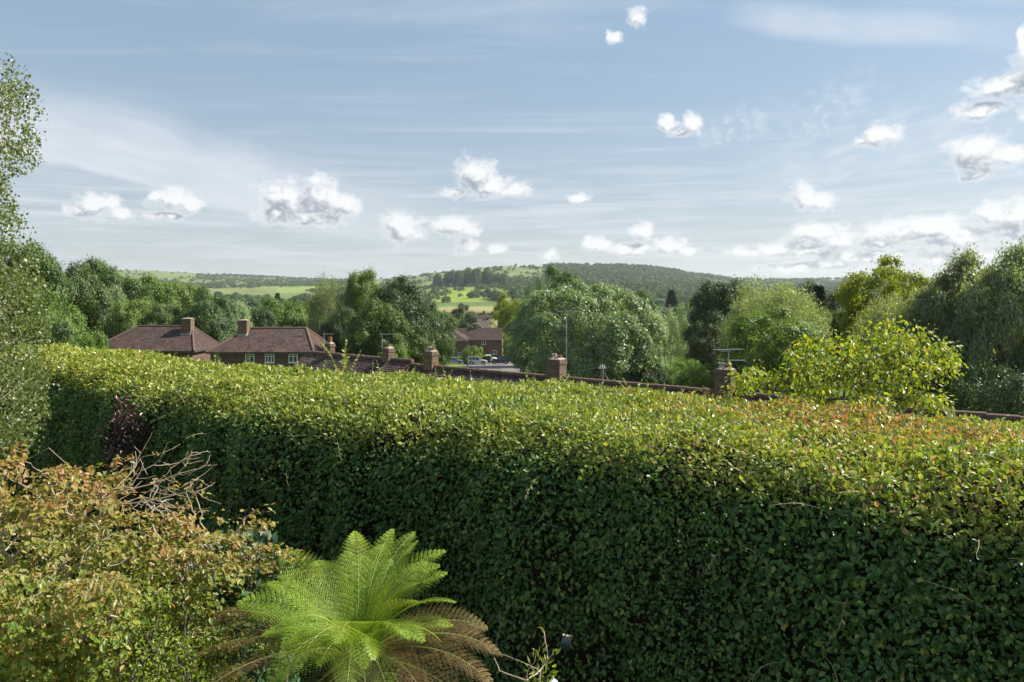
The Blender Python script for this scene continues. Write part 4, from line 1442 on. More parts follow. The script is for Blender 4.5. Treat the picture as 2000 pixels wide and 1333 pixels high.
# ------------------------------------------------------------------ parked cars
def car(label, px, py_ground, y, L, H, W, paint, kind, face=1):
    """Side-on car: body and glasshouse lofted along its length, wheels, lamps and windows as parts."""
    x = (px - 1000) / F * y
    zg = max(gz(x, y) + .06, CAMZ - (py_ground - YH) / F * y)
    t = thing('parked_car', label, 'car', (x, y, zg), 0 if face > 0 else math.pi, 'cars parked by the brick house')
    h = L / 2
    belt, sill = H * .56, H * .16
    wr = H * (.215 if kind == 'suv' else .215)
    ax = (-h * .60, h * .62)
    # lower body: stations along x of (x, bottom, top, half width)
    st = [(-h, .45 * belt + .05, belt * .82, W * .40), (-h * .96, sill + .08, belt * .97, W * .46), (-h * .8, sill, belt, W * .5), (0, sill, belt, W * .5), (h * .42, sill, belt, W * .5),
          (h * .62, sill, belt * .97, W * .495), (h * .86, sill + .02, belt * .88, W * .47), (h * .97, sill + .1, belt * .74, W * .42), (h, sill + .2, belt * .62, W * .36)]
    m = MB()
    V, Fs = [], []
    for xx, b, tp, w in st:
        V += [(xx, -w * .92, b), (xx, -w, b + (tp - b) * .45), (xx, -w * .94, tp), (xx, -w * .5, tp + .03), (xx, w * .5, tp + .03), (xx, w * .94, tp), (xx, w, b + (tp - b) * .45), (xx, w * .92, b)]
    for i in range(len(st) - 1):
        for k in range(8):
            Fs.append((i * 8 + k, i * 8 + (k + 1) % 8, (i + 1) * 8 + (k + 1) % 8, (i + 1) * 8 + k))
    Fs += [tuple(range(8)), tuple(range((len(st) - 1) * 8, len(st) * 8))[::-1]]
    m.add(V, Fs)
    # dark wheel arches
    for a in ax:
        for s in (-1, 1):
            m2 = MB().lathe([(wr * 1.16, 0), (wr * 1.16, .012), (.01, .012)], 18, 'y', (a, s * W * .5 - (.012 if s < 0 else 0) + (-.004 if s < 0 else .004), wr * 1.02))
            m2.build('wheel_arch', MATS['rubber'], t)
    # glasshouse
    if kind == 'suv':
        cab = [(-h * .95, belt, -h * .88, H), (h * .12, belt, h * .02, H), (h * .42, belt, h * .06, H)]
        pts = [(-h * .96, belt), (-h * .90, H * .97), (-h * .82, H), (h * .02, H), (h * .10, H * .97), (h * .40, belt)]
    else:
        pts = [(-h * .97, belt * .98), (-h * .86, H * .88), (-h * .70, H * .96), (-h * .1, H), (h * .08, H * .96), (h * .45, belt)]
    wb, wt = W * .465, W * .36
    V = []
    for xx, z in pts:
        w = wb + (wt - wb) * (z - belt) / (H - belt)
        V += [(xx, -w, z), (xx, w, z)]
    n = len(pts)
    Fs = [tuple(range(0, 2 * n, 2))[::-1], tuple(range(1, 2 * n, 2))] + [(2 * i, 2 * i + 1, 2 * i + 3, 2 * i + 2) for i in range(n - 1)]
    m.add(V, Fs)
    me = m.mesh('car_body', MATS[paint])
    me.polygons.foreach_set('use_smooth', [False] * len(me.polygons))
    link('body', me, t)

    def w_at(z):
        return wb + (wt - wb) * (z - belt) / (H - belt)
    # side windows
    z0, z1 = belt + .05, H - .13
    front, back = pts[-1], pts[0]
    xa = back[0] + .22
    xb0, xb1 = front[0] - .28, pts[-2][0] - .08
    cuts = [0, .30, .64, 1.0] if kind == 'suv' else [0, .26, .62, 1.0]
    for s in (-1, 1):
        for c0, c1 in zip(cuts[:-1], cuts[1:]):
            lo = [xa + (xb0 - xa) * c for c in (c0, c1)]
            hi = [xa + .12 + (xb1 - xa - .12) * c for c in (c0, c1)]
            g = .05
            ys, yt = s * (w_at(z0) + .008), s * (w_at(z1) + .008)
            q = [(lo[0] + g, ys, z0), (lo[1] - g, ys, z0), (hi[1] - g, yt, z1), (hi[0] + g, yt, z1)]
            MB().add(q, [(0, 1, 2, 3) if s < 0 else (3, 2, 1, 0)]).build('side_window', MATS['glass'], t)
    for (xa_, za_), (xb_, zb_), nm in ((pts[-2], pts[-1], 'windscreen'), (pts[0], pts[1], 'rear_window')):
        sgn = 1 if nm == 'windscreen' else -1
        q = []
        for f in (.1, .9):
            zz = za_ + (zb_ - za_) * f
            xx = xa_ + (xb_ - xa_) * f + sgn * .012
            q.append((xx, w_at(zz) * .88, zz + .008))
        a, b = q
        MB().add([(a[0], -a[1], a[2]), (a[0], a[1], a[2]), (b[0], b[1], b[2]), (b[0], -b[1], b[2])], [(0, 1, 2, 3)]).build(nm, MATS['glass'], t)
    for a in ax:
        for s in (-1, 1):
            ty = MB().lathe([(wr * .6, -.1), (wr * .95, -.1), (wr, -.06), (wr, .06), (wr * .95, .1), (wr * .6, .1)], 20, 'y', (0, 0, 0))
            w = ty.build('wheel', MATS['rubber'], t, loc=(a, s * (W * .5 - .07), wr))
            ri = MB().lathe([(wr * .66, 0), (wr * .62, .03), (wr * .25, .012), (.01, .02)], 14, 'y', (0, .085 if s > 0 else -.115, 0))
            for k in range(5):
                th = k * 2 * math.pi / 5
                ri.tube((0, s * .112, 0), (wr * .6 * math.cos(th), s * .112, wr * .6 * math.sin(th)), .03, .02, 5)
            ri.build('rim', MATS['alloy'], w)
    for s in (-1, 1):
        MB().box(h * .90, h * .965, s * W * .40 - .12, s * W * .40 + .1, belt * .70, belt * .84).build('headlight', MATS['head_lamp'], t)
        MB().box(-h * .995, -h * .93, s * W * .41 - .06, s * W * .41 + .07, belt * .70, belt * 1.02).build('tail_light', MATS['tail_lamp'], t)
        MB().box(h * .30, h * .36, s * (W * .5 + .08) - .08, s * (W * .5 + .08) + .08, belt + .02, belt + .16).build('mirror', MATS[paint], t)
        for xx in (-h * .22, h * .14):
            MB().box(xx - .09, xx + .09, s * W * .5 - .012, s * W * .5 + .012, belt * .84, belt * .84 + .03).build('handle', MATS[paint], t)
    MB().box(h * .93, h * 1.01, -W * .40, W * .40, sill + .05, sill + .22).build('bumper', MATS['dark_metal' if kind == 'suv' else paint], t)
    if kind == 'suv':
        rb = MB()
        for s in (-1, 1):
            rb.tube((-h * .78, s * wt * .86, H + .05), (-h * .0, s * wt * .86, H + .05), .02, .02, 6)
        rb.build('roof_rail', MATS['dark_metal'], t)
    return t


car('silver blue estate car parked nearest the centre clump of trees', 887, 711.5, 163, 4.5, 1.50, 1.75, 'silver_blue_paint', 'estate', 1)
car('silver off road car parked in the middle of the row', 932.5, 713, 158, 4.55, 1.86, 1.9, 'silver_paint', 'suv', 1)
car('dark blue off road car parked nearest the great round tree', 977, 713, 160, 4.35, 1.78, 1.85, 'navy_paint', 'suv', -1)
car('small white car whose roof shows between the two off road cars', 957, 706, 170, 3.6, 1.6, 1.7, 'white_paint', 'estate', 1)


def clipped_hedge(name, label, px0, px1, y, h, d, leaf, seed):
    rng = np.random.default_rng(seed)
    x0, x1 = (px0 - 1000) / F * y, (px1 - 1000) / F * y
    zg = gz((x0 + x1) / 2, y)
    t = thing(name, label, 'hedge', ((x0 + x1) / 2, y, zg))
    hw = (x1 - x0) / 2
    MB().box(-hw + .15, hw - .15, -d / 2 + .15, d / 2 - .15, -.3, h - .15).build('twig_mass', MATS['twig_mass'], t)
    n = int(900 * (hw + 1))
    P = rng.uniform(-1, 1, (n, 3)) * (hw, d / 2, h / 2) + (0, 0, h / 2)
    k = rng.integers(0, 3, n)
    P[k == 0, 1] = -d / 2
    P[k == 1, 2] = h
    P += rng.normal(size=P.shape) * .05
    nn = np.where((k == 1)[:, None], (0, 0, 1.), (0, -1., 0)) + rng.normal(size=(n, 3)) * .5
    V, Q = leaf_arrays(P, rdirs(n, rng), nn, .16 * rng.uniform(.7, 1.3, n))
    link('foliage', np_mesh('foliage', V, [Q], MATS[leaf]), t, kind='stuff')


clipped_hedge('garden_hedge', 'low clipped hedge between the silver and dark blue off road cars', 938, 959, 165, 1.7, 1.2, 'oak_leaf', 4)
clipped_hedge('garden_hedge', 'low clipped hedge behind the silver blue estate car', 852, 912, 169, 1.2, 1.0, 'lime_leaf', 5)

# ------------------------------------------------------------------ garden: the long beech hedge
def unit_leaf(name, mat, young, lift=0.0):
    T = OVATE.copy()
    T[:, 2] += lift * np.sin(T[:, 1] * math.pi)
    return np_mesh(name, T, [OVATE_F], MATS[mat], attrs={'young': np.full(6, young)})


def leaf_parts(parent, P, U, Nn, size, pick, meshes, choice):
    """The leaves that show largest become single parts that share a few meshes."""
    U = unit(U)
    Nn = unit(Nn - U * np.sum(Nn * U, axis=1, keepdims=True))
    S = np.cross(U, Nn)
    for i in pick:
        s = float(size[i])
        M = Matrix(((S[i, 0] * s, U[i, 0] * s, Nn[i, 0] * s, P[i, 0]), (S[i, 1] * s, U[i, 1] * s, Nn[i, 1] * s, P[i, 1]), (S[i, 2] * s, U[i, 2] * s, Nn[i, 2] * s, P[i, 2]), (0, 0, 0, 1)))
        link('leaf', meshes[int(choice[i])], parent, matrix=M)


def in_view(P, margin=20):
    px = 1000 + F * P[:, 0] / np.maximum(P[:, 1], .1)
    py = YH + F * (CAMZ - P[:, 2]) / np.maximum(P[:, 1], .1)
    return (P[:, 1] > .5) & (px > -margin) & (px < 2000 + margin) & (py > -margin) & (py < 1333 + margin)


DU, DV = np.array([-.82, .5724]), np.array([.5724, .82])
TOPZ = CAMZ - 1.35


def edge_curve(pts):
    q = []
    for px, py in pts:
        y = 1.35 * F / (py - YH)
        q.append(((px - 1000) / F * y, y))
    q = np.array(q)
    return q @ DU, q @ DV


FU, FV = edge_curve([(2900, 1080), (2500, 1024), (2000, 958), (1700, 918), (1400, 878), (1000, 836), (600, 794), (300, 748), (100, 704), (-60, 682), (-160, 672)])
BU, BV = edge_curve([(3200, 900), (2500, 850), (2000, 812), (1700, 786), (1400, 756), (1200, 743), (1000, 732), (700, 721), (560, 712), (480, 705), (300, 681), (100, 669), (-60, 663), (-160, 660)])
U0, U1 = FU[0], 24.0


def v_front(u):
    return np.interp(u, FU, FV)


def v_back(u):
    return np.interp(u, BU, BV)


# cross-section, front foot up over the top and down the back: (side 0 front / 1 back, inset in m, height)
SECT = [(0, -.02, 0.02), (0, -.10, 1.2), (0, -.10, 2.2), (0, -.07, 2.78), (0, .04, 3.10), (0, .26, 3.32), (0, .62, 3.44), (1, .55, 3.40), (1, .25, 3.30), (1, .05, 3.05), (1, .03, 2.4), (1, .5, 1.2), (1, .9, 0.02)]


def section_points(u, q, inset=0.0):
    """Points and outward normals on the hedge at stations u and section parameter q in 0..1 (by arc length at mean width)."""
    W = 2.9
    c = np.array([[(a if s == 0 else W - a), z] for s, a, z in SECT])
    seg = np.concatenate([[0], np.cumsum(np.linalg.norm(np.diff(c, axis=0), axis=1))])
    seg /= seg[-1]
    side = np.array([s for s, a, z in SECT], float)
    ins = np.array([a for s, a, z in SECT])
    zz = np.array([z for s, a, z in SECT])
    vf, vb = v_front(u), v_back(u)
    va = [(vf + a if s == 0 else vb - a) for s, a, z in SECT]
    va = np.stack(va, 0)
    k = np.clip(np.searchsorted(seg, q, side='right') - 1, 0, len(seg) - 2)
    f = (q - seg[k]) / (seg[k + 1] - seg[k])
    idx = np.arange(len(u))
    v = va[k, idx] * (1 - f) + va[k + 1, idx] * f
    z = zz[k] * (1 - f) + zz[k + 1] * f
    # smooth normals in the section plane
    tn = np.gradient(c, axis=0)
    nr = np.stack([-tn[:, 1], tn[:, 0]], 1)
    nr /= np.linalg.norm(nr, axis=1, keepdims=True)
    n2 = nr[k] * (1 - f)[:, None] + nr[k + 1] * f[:, None]
    n2 /= np.linalg.norm(n2, axis=1, keepdims=True)
    p2 = u[:, None] * DU + v[:, None] * DV
    P = np.column_stack([p2, z])
    n3 = np.column_stack([n2[:, :1] * DV, n2[:, 1]])
    lump = (fbm(np.column_stack([P[:, 0] * 1.1, P[:, 1] * 1.1, P[:, 2] * 1.1]), 61, 2) - .5) * .40 + (fbm(P * 3.2, 64, 2) - .5) * .30
    lump = lump * (1 - .55 * np.clip(n3[:, 2], 0, 1))
    P = P + n3 * (lump - inset)[:, None]
    return P, n3


def hedge_gap(P):
    """How far the hedge is worn thin near its foot (where light comes through), 0..1."""
    y = np.maximum(P[:, 1], .1)
    px, py = 1000 + F * P[:, 0] / y, YH + F * (CAMZ - P[:, 2]) / y
    g = np.exp(-(((px - 1070) / 88) ** 2 + ((py - 1272) / 34) ** 2))
    return g


def build_hedge():
    rng = np.random.default_rng(1234)
    mid = 0.5 * (U0 + U1)
    base = mid * DU + float(v_front(mid) + .9) * DV
    t = thing('beech_hedge', 'long thick clipped beech hedge with glossy leaves crossing the whole garden', 'hedge', (base[0], base[1], 0))
    org = np.array([base[0], base[1], 0])
    # woody inner growth that keeps the light out
    nu, nq = 300, 72
    us, qs = np.linspace(U0, U1, nu), np.linspace(0, 1, nq)
    A, B = np.meshgrid(us, qs, indexing='ij')
    P, _ = section_points(A.ravel(), B.ravel(), .26)
    i, j = np.meshgrid(np.arange(nu - 1), np.arange(nq - 1), indexing='ij')
    Q = np.stack([i * nq + j, (i + 1) * nq + j, (i + 1) * nq + j + 1, i * nq + j + 1], -1).reshape(-1, 4)
    cen = P[Q].mean(1)
    # a worn hole near the foot runs right through
    y = cen[:, 1]
    g_ = hedge_gap(cen)
    back = (np.arange(len(Q)) % (nq - 1)) > (nq - 1) * .57
    thin = ((g_ > .25) & back) | ((g_ > .22) & ~back & (rng.uniform(size=len(Q)) < .42))
    # the same line of sight on the far side
    Q = Q[~thin]
    ends = [np.arange(nq), ((nu - 1) * nq + np.arange(nq))[::-1]]
    me = np_mesh('inner_growth', P - org, [Q, np.array([ends[0][::-1]]), np.array([ends[1][::-1]])], MATS['twig_mass'])
    link('inner_growth', me, t)
    # leaves
    n = 355000
    u = U0 + (U1 - U0) * rng.uniform(0, 1, n * 3)
    w = 1.0 / np.maximum(np.hypot(*(u[:, None] * DU + v_front(u)[:, None] * DV).T), 4.2) ** .8
    u = u[rng.choice(len(u), n, replace=False, p=w / w.sum())]
    q = rng.uniform(0, .80, n)
    m = q > .68
    q[m] = .68 + (q[m] - .68) * rng.uniform(.2, 2.4, m.sum())
    q = np.clip(q, 0, .995)
    deep = np.abs(rng.normal(size=n)) * .09
    P, nr = section_points(u, q, deep - .03)
    gap = hedge_gap(P)
    keep = rng.uniform(size=n) > np.clip(gap * 1.0, 0, .62)
    keep &= rng.uniform(size=n) < np.clip(.48 + 2.6 * (fbm(P * 2.6, 91, 2) - .30) + .5 * np.clip(nr[:, 2], 0, 1), .5, 1)
    u, q, deep, P, nr = u[keep], q[keep], deep[keep], P[keep], nr[keep]
    n = len(u)
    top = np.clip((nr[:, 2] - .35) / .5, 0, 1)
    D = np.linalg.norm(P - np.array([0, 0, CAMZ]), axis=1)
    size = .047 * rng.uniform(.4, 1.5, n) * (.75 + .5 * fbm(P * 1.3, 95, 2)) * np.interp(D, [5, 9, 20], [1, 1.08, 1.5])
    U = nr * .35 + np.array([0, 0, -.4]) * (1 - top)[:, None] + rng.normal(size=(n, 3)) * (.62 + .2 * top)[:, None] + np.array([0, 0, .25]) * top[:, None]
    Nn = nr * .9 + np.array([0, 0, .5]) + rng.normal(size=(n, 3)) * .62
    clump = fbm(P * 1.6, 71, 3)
    young = np.clip(top * (.45 + 1.6 * (clump - .15)) - deep * 2.2 + rng.normal(size=n) * .12, 0, 1)  # new growth where leaves face up; also paints the top as brighter lit
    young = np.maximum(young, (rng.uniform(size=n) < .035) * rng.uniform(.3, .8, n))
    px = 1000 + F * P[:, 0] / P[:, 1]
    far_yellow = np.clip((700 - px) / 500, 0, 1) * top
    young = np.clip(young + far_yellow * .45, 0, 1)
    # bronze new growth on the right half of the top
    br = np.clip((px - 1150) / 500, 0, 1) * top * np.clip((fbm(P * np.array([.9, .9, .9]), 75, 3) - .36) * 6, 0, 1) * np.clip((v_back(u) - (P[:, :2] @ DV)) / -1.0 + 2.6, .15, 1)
    br = np.maximum(br, np.clip((520 - px) / 400, 0, 1) * top * .12)
    is_br = rng.uniform(size=n) < br * .62
    k = len(OVATE)
    cam = np.array([0, 0, CAMZ])
    vd = unit(cam - P)
    face = np.abs(np.sum(unit(Nn) * vd, 1))
    score = size / D * face * (deep < .10) * in_view(P, 0)
    pick = np.argsort(-score)[:300]
    rest = np.ones(n, bool)
    rest[pick] = False
    near = rest & (D < 9.0)
    far = rest & (D >= 9.0)
    V, Q = leaf_arrays(P[near] - org, U[near], Nn[near], size[near], OVATE, OVATE_F)
    V2, Q2 = leaf_arrays(P[far] - org, U[far], Nn[far], size[far], KITE * np.array([.85, 1, 1]), KITE_F, len(V))
    mi = np.concatenate([np.repeat(is_br[near].astype(int), 2), is_br[far].astype(int)])
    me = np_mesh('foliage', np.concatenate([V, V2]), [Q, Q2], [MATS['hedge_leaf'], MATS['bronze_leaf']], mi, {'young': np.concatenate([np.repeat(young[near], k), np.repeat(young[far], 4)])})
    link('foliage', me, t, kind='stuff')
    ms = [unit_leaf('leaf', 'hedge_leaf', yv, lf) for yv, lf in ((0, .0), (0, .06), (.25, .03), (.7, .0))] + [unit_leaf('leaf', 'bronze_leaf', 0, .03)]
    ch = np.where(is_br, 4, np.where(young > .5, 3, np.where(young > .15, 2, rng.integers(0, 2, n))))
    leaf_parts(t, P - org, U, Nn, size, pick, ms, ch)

    # long shoots that the shears have missed
    def shoot(p, d, L, nl, ls, droop, yv, label=None, thick=.0045, bm='shoot_bark'):
        m_ = 9
        pts = [np.array(p, float)]
        dd = unit(np.array(d, float))
        for s in range(m_):
            dd = unit(dd + np.array([0, 0, -droop / m_]) + rng.normal(size=3) * .09)
            pts.append(pts[-1] + dd * L / m_)
        A = np.array(pts)
        r = np.linspace(thick, thick * .35, len(A))
        # stem
        V, Qs = [], []
        for a in range(len(A)):
            t1 = unit(A[min(a + 1, m_)] - A[max(a - 1, 0)])
            s1 = unit(np.cross(t1, (0.3, .2, 1.)))
            s2 = np.cross(t1, s1)
            V += [A[a] + s1 * r[a], A[a] + s2 * r[a], A[a] - s1 * r[a], A[a] - s2 * r[a]]
        for a in range(m_):
            for b in range(4):
                Qs.append((a * 4 + b, a * 4 + (b + 1) % 4, a * 4 + 4 + (b + 1) % 4, a * 4 + 4 + b))
        ns = len(Qs)
        f = np.linspace(.25, 1, nl)
        ip = f * m_
        lo = np.clip(ip.astype(int), 0, m_ - 1)
        LP = A[lo] + (A[lo + 1] - A[lo]) * (ip - lo)[:, None]
        tg = unit(A[lo + 1] - A[lo])
        sd = unit(np.cross(tg, (0, 0, 1.)) + 1e-6) * np.where(np.arange(nl) % 2, 1, -1)[:, None]
        LU = tg * .7 + sd * .8 + rng.normal(size=(nl, 3)) * .25
        LN = np.array([0, 0, 1.]) + rng.normal(size=(nl, 3)) * .35
        sz = ls * rng.uniform(.6, 1.2, nl) * np.interp(f, [0, .7, 1], [1, .9, .55])
        V2, Q2 = leaf_arrays(LP, LU, LN, sz, OVATE, OVATE_F, len(V))
        me_ = np_mesh('shoot', np.concatenate([np.array(V), V2]) - org, [np.array(Qs), Q2], [MATS[bm], MATS['hedge_leaf']],
                      np.concatenate([np.zeros(ns), np.ones(len(Q2))]), {'young': np.concatenate([np.zeros(len(V)), np.full(len(V2), yv)])})
        link('shoot', me_, t, label=label)

    # along the front edge, reaching out over the face
    for a in range(160):
        uu = np.array([rng.uniform(FU[1], 12.5)])
        qq = np.array([rng.uniform(.33, .47) if rng.uniform() < .75 else rng.uniform(.12, .33)])
        p, nn = section_points(uu, qq, .05)
        d = nn[0] * .8 + np.array([*(DU * rng.normal() * .8), rng.normal() * .2 + .1])
        shoot(p[0], d, rng.uniform(.22, .55), int(rng.integers(5, 11)), .05, rng.uniform(.3, 1.6), float(rng.uniform(.1, .8)))
    # standing up from the top and the back edge
    for a in range(70):
        uu = np.array([rng.uniform(FU[1], 14.5)])
        qq = np.array([rng.uniform(.52, .70)])
        p, nn = section_points(uu, qq, .04)
        shoot(p[0], np.array([rng.normal() * .3, rng.normal() * .3, 1.0]), rng.uniform(.16, .34), int(rng.integers(6, 11)), .06, .1, float(rng.uniform(.6, 1)))
    # the tall tufts that stand against the roofs
    for px, n_, Lm in ((690, 6, 1.2), (668, 7, .42), (715, 6, .35), (645, 6, .3), (320, 8, .34), (288, 6, .28), (440, 7, .28), (600, 6, .28), (840, 5, .3), (1120, 5, .3), (1195, 5, .28), (1228, 6, .38), (935, 4, .28)):
        uu0 = np.interp(px, [-160, -60, 100, 300, 480, 560, 700, 1000, 1200, 1400, 1700], BU[::-1][:11])
        for a in range(n_):
            p, nn = section_points(np.array([uu0 + rng.normal() * .12]), np.array([.655 + rng.normal() * .015]), .04)
            shoot(p[0], np.array([rng.normal() * .22, rng.normal() * .2, 1.0]), Lm * rng.uniform(.55, 1.05), 22 if Lm > .5 else 11, .10 if Lm > .5 else .075, .05, float(rng.uniform(.75, 1)), 'tall upright shoot' if Lm > .5 else None, .005)


build_hedge()


# ------------------------------------------------------------------ golden sapling behind the hedge
def golden_sapling():
    rng = np.random.default_rng(88)
    y0 = 9.6
    x0 = (1700 - 1000) / F * y0
    z0 = gz(x0, y0)
    org = np.array([x0, y0, z0])
    t = thing('golden_sapling', 'young tree with large yellow green leaves standing just behind the hedge', 'young tree', tuple(org))
    C = np.array([(1428, 770), (1440, 742), (1458, 724), (1485, 716), (1520, 730), (1535, 722), (1545, 664), (1575, 652), (1610, 656), (1640, 684), (1660, 660), (1690, 653), (1715, 676), (1735, 630), (1760, 640),
                  (1780, 664), (1802, 640), (1832, 668), (1862, 690), (1868, 715), (1850, 752), (1800, 800)], float)
    tips = []
    for px, py, rx, ry in ((1600, 688, 50, 36), (1562, 735, 36, 40), (1662, 702, 34, 44), (1698, 680, 34, 28), (1742, 664, 34, 36), (1790, 690, 40, 44), (1836, 705, 34, 32), (1642, 765, 52, 38), (1722, 750, 52, 44),
                           (1790, 758, 34, 30), (1482, 742, 44, 26), (1442, 758, 20, 20), (1560, 792, 56, 20), (1606, 735, 34, 30)):
        for k in range(int(4 + rx * ry * .0135)):
            a_, r_ = rng.uniform(0, 6.28), rng.uniform(.1, 1) ** .45
            lift = rng.uniform(0, 22) if rng.uniform() < .15 else 0
            tips.append(at(px + .84 * rx * r_ * math.cos(a_), py + ry * r_ * math.sin(a_) - lift * (math.sin(a_) < 0), y0 + rng.normal() * .45))
    for k in range(14):
        tips.append(at(rng.uniform(1785, 1850), rng.uniform(772, 800), 8.9 + rng.normal() * .2))
    tips = np.array(tips)
    A, par, r = grow(org, tips, rtip=.0036, power=.5, pen=.35, jitter=.05, starts=[[org + np.array([.05, 0, h]) for h in (1, 2, 2.6)], [org + np.array([.3 * h, .1, h]) for h in (1, 2, 2.7)], [org + np.array([-.25 * h, 0, h]) for h in (1, 2, 2.6)]], rng=rng)
    link('stem', skeleton_mesh('stem', A - org, par, r, MATS['bark'], 6), t)
    k = 19
    P = (tips[:, None] + rng.normal(size=(len(tips), k, 3)) * np.array([.075, .075, .06])).reshape(-1, 3)
    U = (P - np.repeat(tips, k, 0)) * 5 + np.array([0, 0, -.75]) + rng.normal(size=P.shape) * .4
    Nn = np.array([0, 0, .8]) + rng.normal(size=P.shape) * .5 + np.array([.2, -.2, 0])
    size = .068 * rng.uniform(.55, 1.3, len(P))
    sc = size * (P[:, 1] < y0 + .1)
    pick = np.argsort(-sc)[:220]
    rest = np.ones(len(P), bool)
    rest[pick] = False
    V, Q = leaf_arrays(P[rest] - org, U[rest], Nn[rest], size[rest], OVATE, OVATE_F)
    link('foliage', np_mesh('foliage', V, [Q], MATS['golden_leaf']), t, kind='stuff')
    ms = [unit_leaf('leaf', 'golden_leaf', 0, l) for l in (.0, .05, -.06)]
    leaf_parts(t, P - org, U, Nn, size, pick, ms, rng.integers(0, 3, len(P)))


golden_sapling()


# ------------------------------------------------------------------ birch at the left edge
def birch():
    rng = np.random.default_rng(19)
    y0 = 8.7
    trunk = np.array([-9.0, y0, 0.0])
    t = thing('birch_tree', 'birch with small hanging leaves rising along the left edge', 'tree', tuple(trunk))
    B = np.array([(112, 30), (125, 48), (150, 55), (200, 70), (260, 74), (318, 76), (336, 40), (352, 4), (370, 6), (392, 32), (420, 44), (470, 62), (500, 72), (560, 88), (620, 96), (670, 88), (720, 92), (770, 90), (830, 88), (860, 70), (890, 42), (910, 8)], float)
    n = 3000
    py = np.concatenate([rng.uniform(112, 560, int(n * .46)), rng.uniform(540, 912, n - int(n * .46))])
    rho = (np.interp(py, B[:, 0], B[:, 1]) - 1000) / F * y0 - trunk[0]
    rr = rng.uniform(.12, 1, n) ** .42
    th = rng.uniform(-math.pi, math.pi, n)
    yy = y0 + np.sin(th) * rho * rr * .62
    X = trunk[0] + np.cos(th) * rho * rr * (1.0)
    z = CAMZ - (py - YH) / F * y0
    tips = np.stack([X, yy, z], -1)
    # ragged outline: pull anything that would show far beyond it back in
    rag = 34 * (fbm(np.stack([py / 22, py * 0, py * 0], -1), 8, 3) - .62)
    lim = (np.interp(py, B[:, 0], B[:, 1]) - 4 + rag - 1000) / F * yy
    tips[:, 0] = np.minimum(tips[:, 0], lim - np.abs(rng.normal(size=n)) * .16)
    A, par, r = grow(trunk, tips[::4] + np.array([-.05, 0, .2]), rtip=.003, power=.52, pen=.45, jitter=.05, starts=[[trunk + np.array([.03 * h, 0, h]) for h in np.arange(.6, 7.6, .7)]], rng=rng)
    link('trunk', skeleton_mesh('trunk', A - trunk, par, r, MATS['pale_bark'], 6), t)
    k = 30
    f = np.tile(np.linspace(0, 1, k), n)
    L = np.repeat(rng.uniform(.15, .5, n), k)
    base = np.repeat(tips, k, 0)
    sway = np.repeat(rng.normal(size=(n, 3)) * .15 + np.array([.16, 0, 0]), k, 0)
    P = base + sway * f[:, None] + np.array([0, 0, -1]) * (L * f)[:, None] + rng.normal(size=base.shape) * .05
    P[:, 2] += .15
    lim2 = (np.interp(YH + F * (CAMZ - P[:, 2]) / P[:, 1], B[:, 0], B[:, 1]) + 3 - 1000) / F * P[:, 1]
    ok = (P[:, 0] < lim2 + rng.exponential(.05, len(P))) & (P[:, 2] > .2)
    P = P[ok]
    U = np.array([0, 0, -.8]) + rng.normal(size=P.shape) * .5
    Nn = rng.normal(size=P.shape) + np.array([.35, -.3, .3])
    V, Q = leaf_arrays(P - trunk, U, Nn, .042 * rng.uniform(.6, 1.3, len(P)), KITE * np.array([1.15, 1, 1]), KITE_F)
    link('foliage', np_mesh('foliage', V, [Q], MATS['birch_leaf']), t, kind='stuff')


birch()


# ------------------------------------------------------------------ shrubs in the garden
def simple_shrub(name, label, c, rad, n_tips, per, spread, size, leaf, seed, bark='bark', low=-.3, tpl=OVATE, fac=OVATE_F, red_top=False, shell=(.45, 1.0), up=.4):
    rng = np.random.default_rng(seed)
    c, rad = np.array(c, float), np.array(rad, float)
    root = np.array([c[0], c[1], 0.0])
    t = thing(name, label, 'shrub', tuple(root))
    d = rdirs(n_tips * 3, rng)
    d = d[d[:, 2] > low][:n_tips]
    lump = .78 + .44 * fbm(d * 2.2, seed, 2)
    tips = c + d * rad * (rng.uniform(*shell, (len(d), 1)) ** .6) * lump[:, None]
    tips[:, 2] = np.maximum(tips[:, 2], .15)
    A, par, r = grow(root, tips, rtip=.003, power=.5, pen=.3, jitter=.06, rng=rng)
    link('stem', skeleton_mesh('stem', A - root, par, r, MATS[bark], 5), t)
    P = (tips[:, None] + rng.normal(size=(len(tips), per, 3)) * spread).reshape(-1, 3)
    dd = np.repeat(d, per, 0)
    U = dd * .6 + rng.normal(size=P.shape) * .6 + np.array([0, 0, up])
    Nn = np.array([0, 0, .8]) + dd * .5 + rng.normal(size=P.shape) * .45
    young = np.clip((P[:, 2] - c[2]) / rad[2] - .55, 0, 1) * 2 if red_top else np.zeros(len(P))
    V, Q = leaf_arrays(P - root, U, Nn, size * rng.uniform(.6, 1.3, len(P)), tpl, fac)
    link('foliage', np_mesh('foliage', V, [Q], MATS[leaf], attrs={'young': np.repeat(np.clip(young, 0, 1), len(tpl))}), t, kind='stuff')
    return t


simple_shrub('purple_shrub', 'narrow dark purple shrub with a reddish tip against the face of the hedge', (-5.62, 9.95, 2.2), (.23, .22, 1.08), 190, 11, .06, .06, 'purple_leaf', 31, red_top=True, low=-.6)
simple_shrub('laurel_bush', 'dark glossy evergreen bush between the bronze shrub and the tree fern', (-2.24, 5.6, 1.75), (.42, .42, 1.05), 300, 11, .055, .085, 'laurel_leaf', 32, low=-.5, tpl=NARROW * np.array([1.7, 1, 1]), fac=KITE_F)
simple_shrub('box_bush', 'bright small leaved bush at the lower edge in front of the bronze shrub', (-2.33, 4.45, 1.75), (.47, .42, 1.0), 620, 14, .05, .026, 'box_leaf', 33, low=-.4)


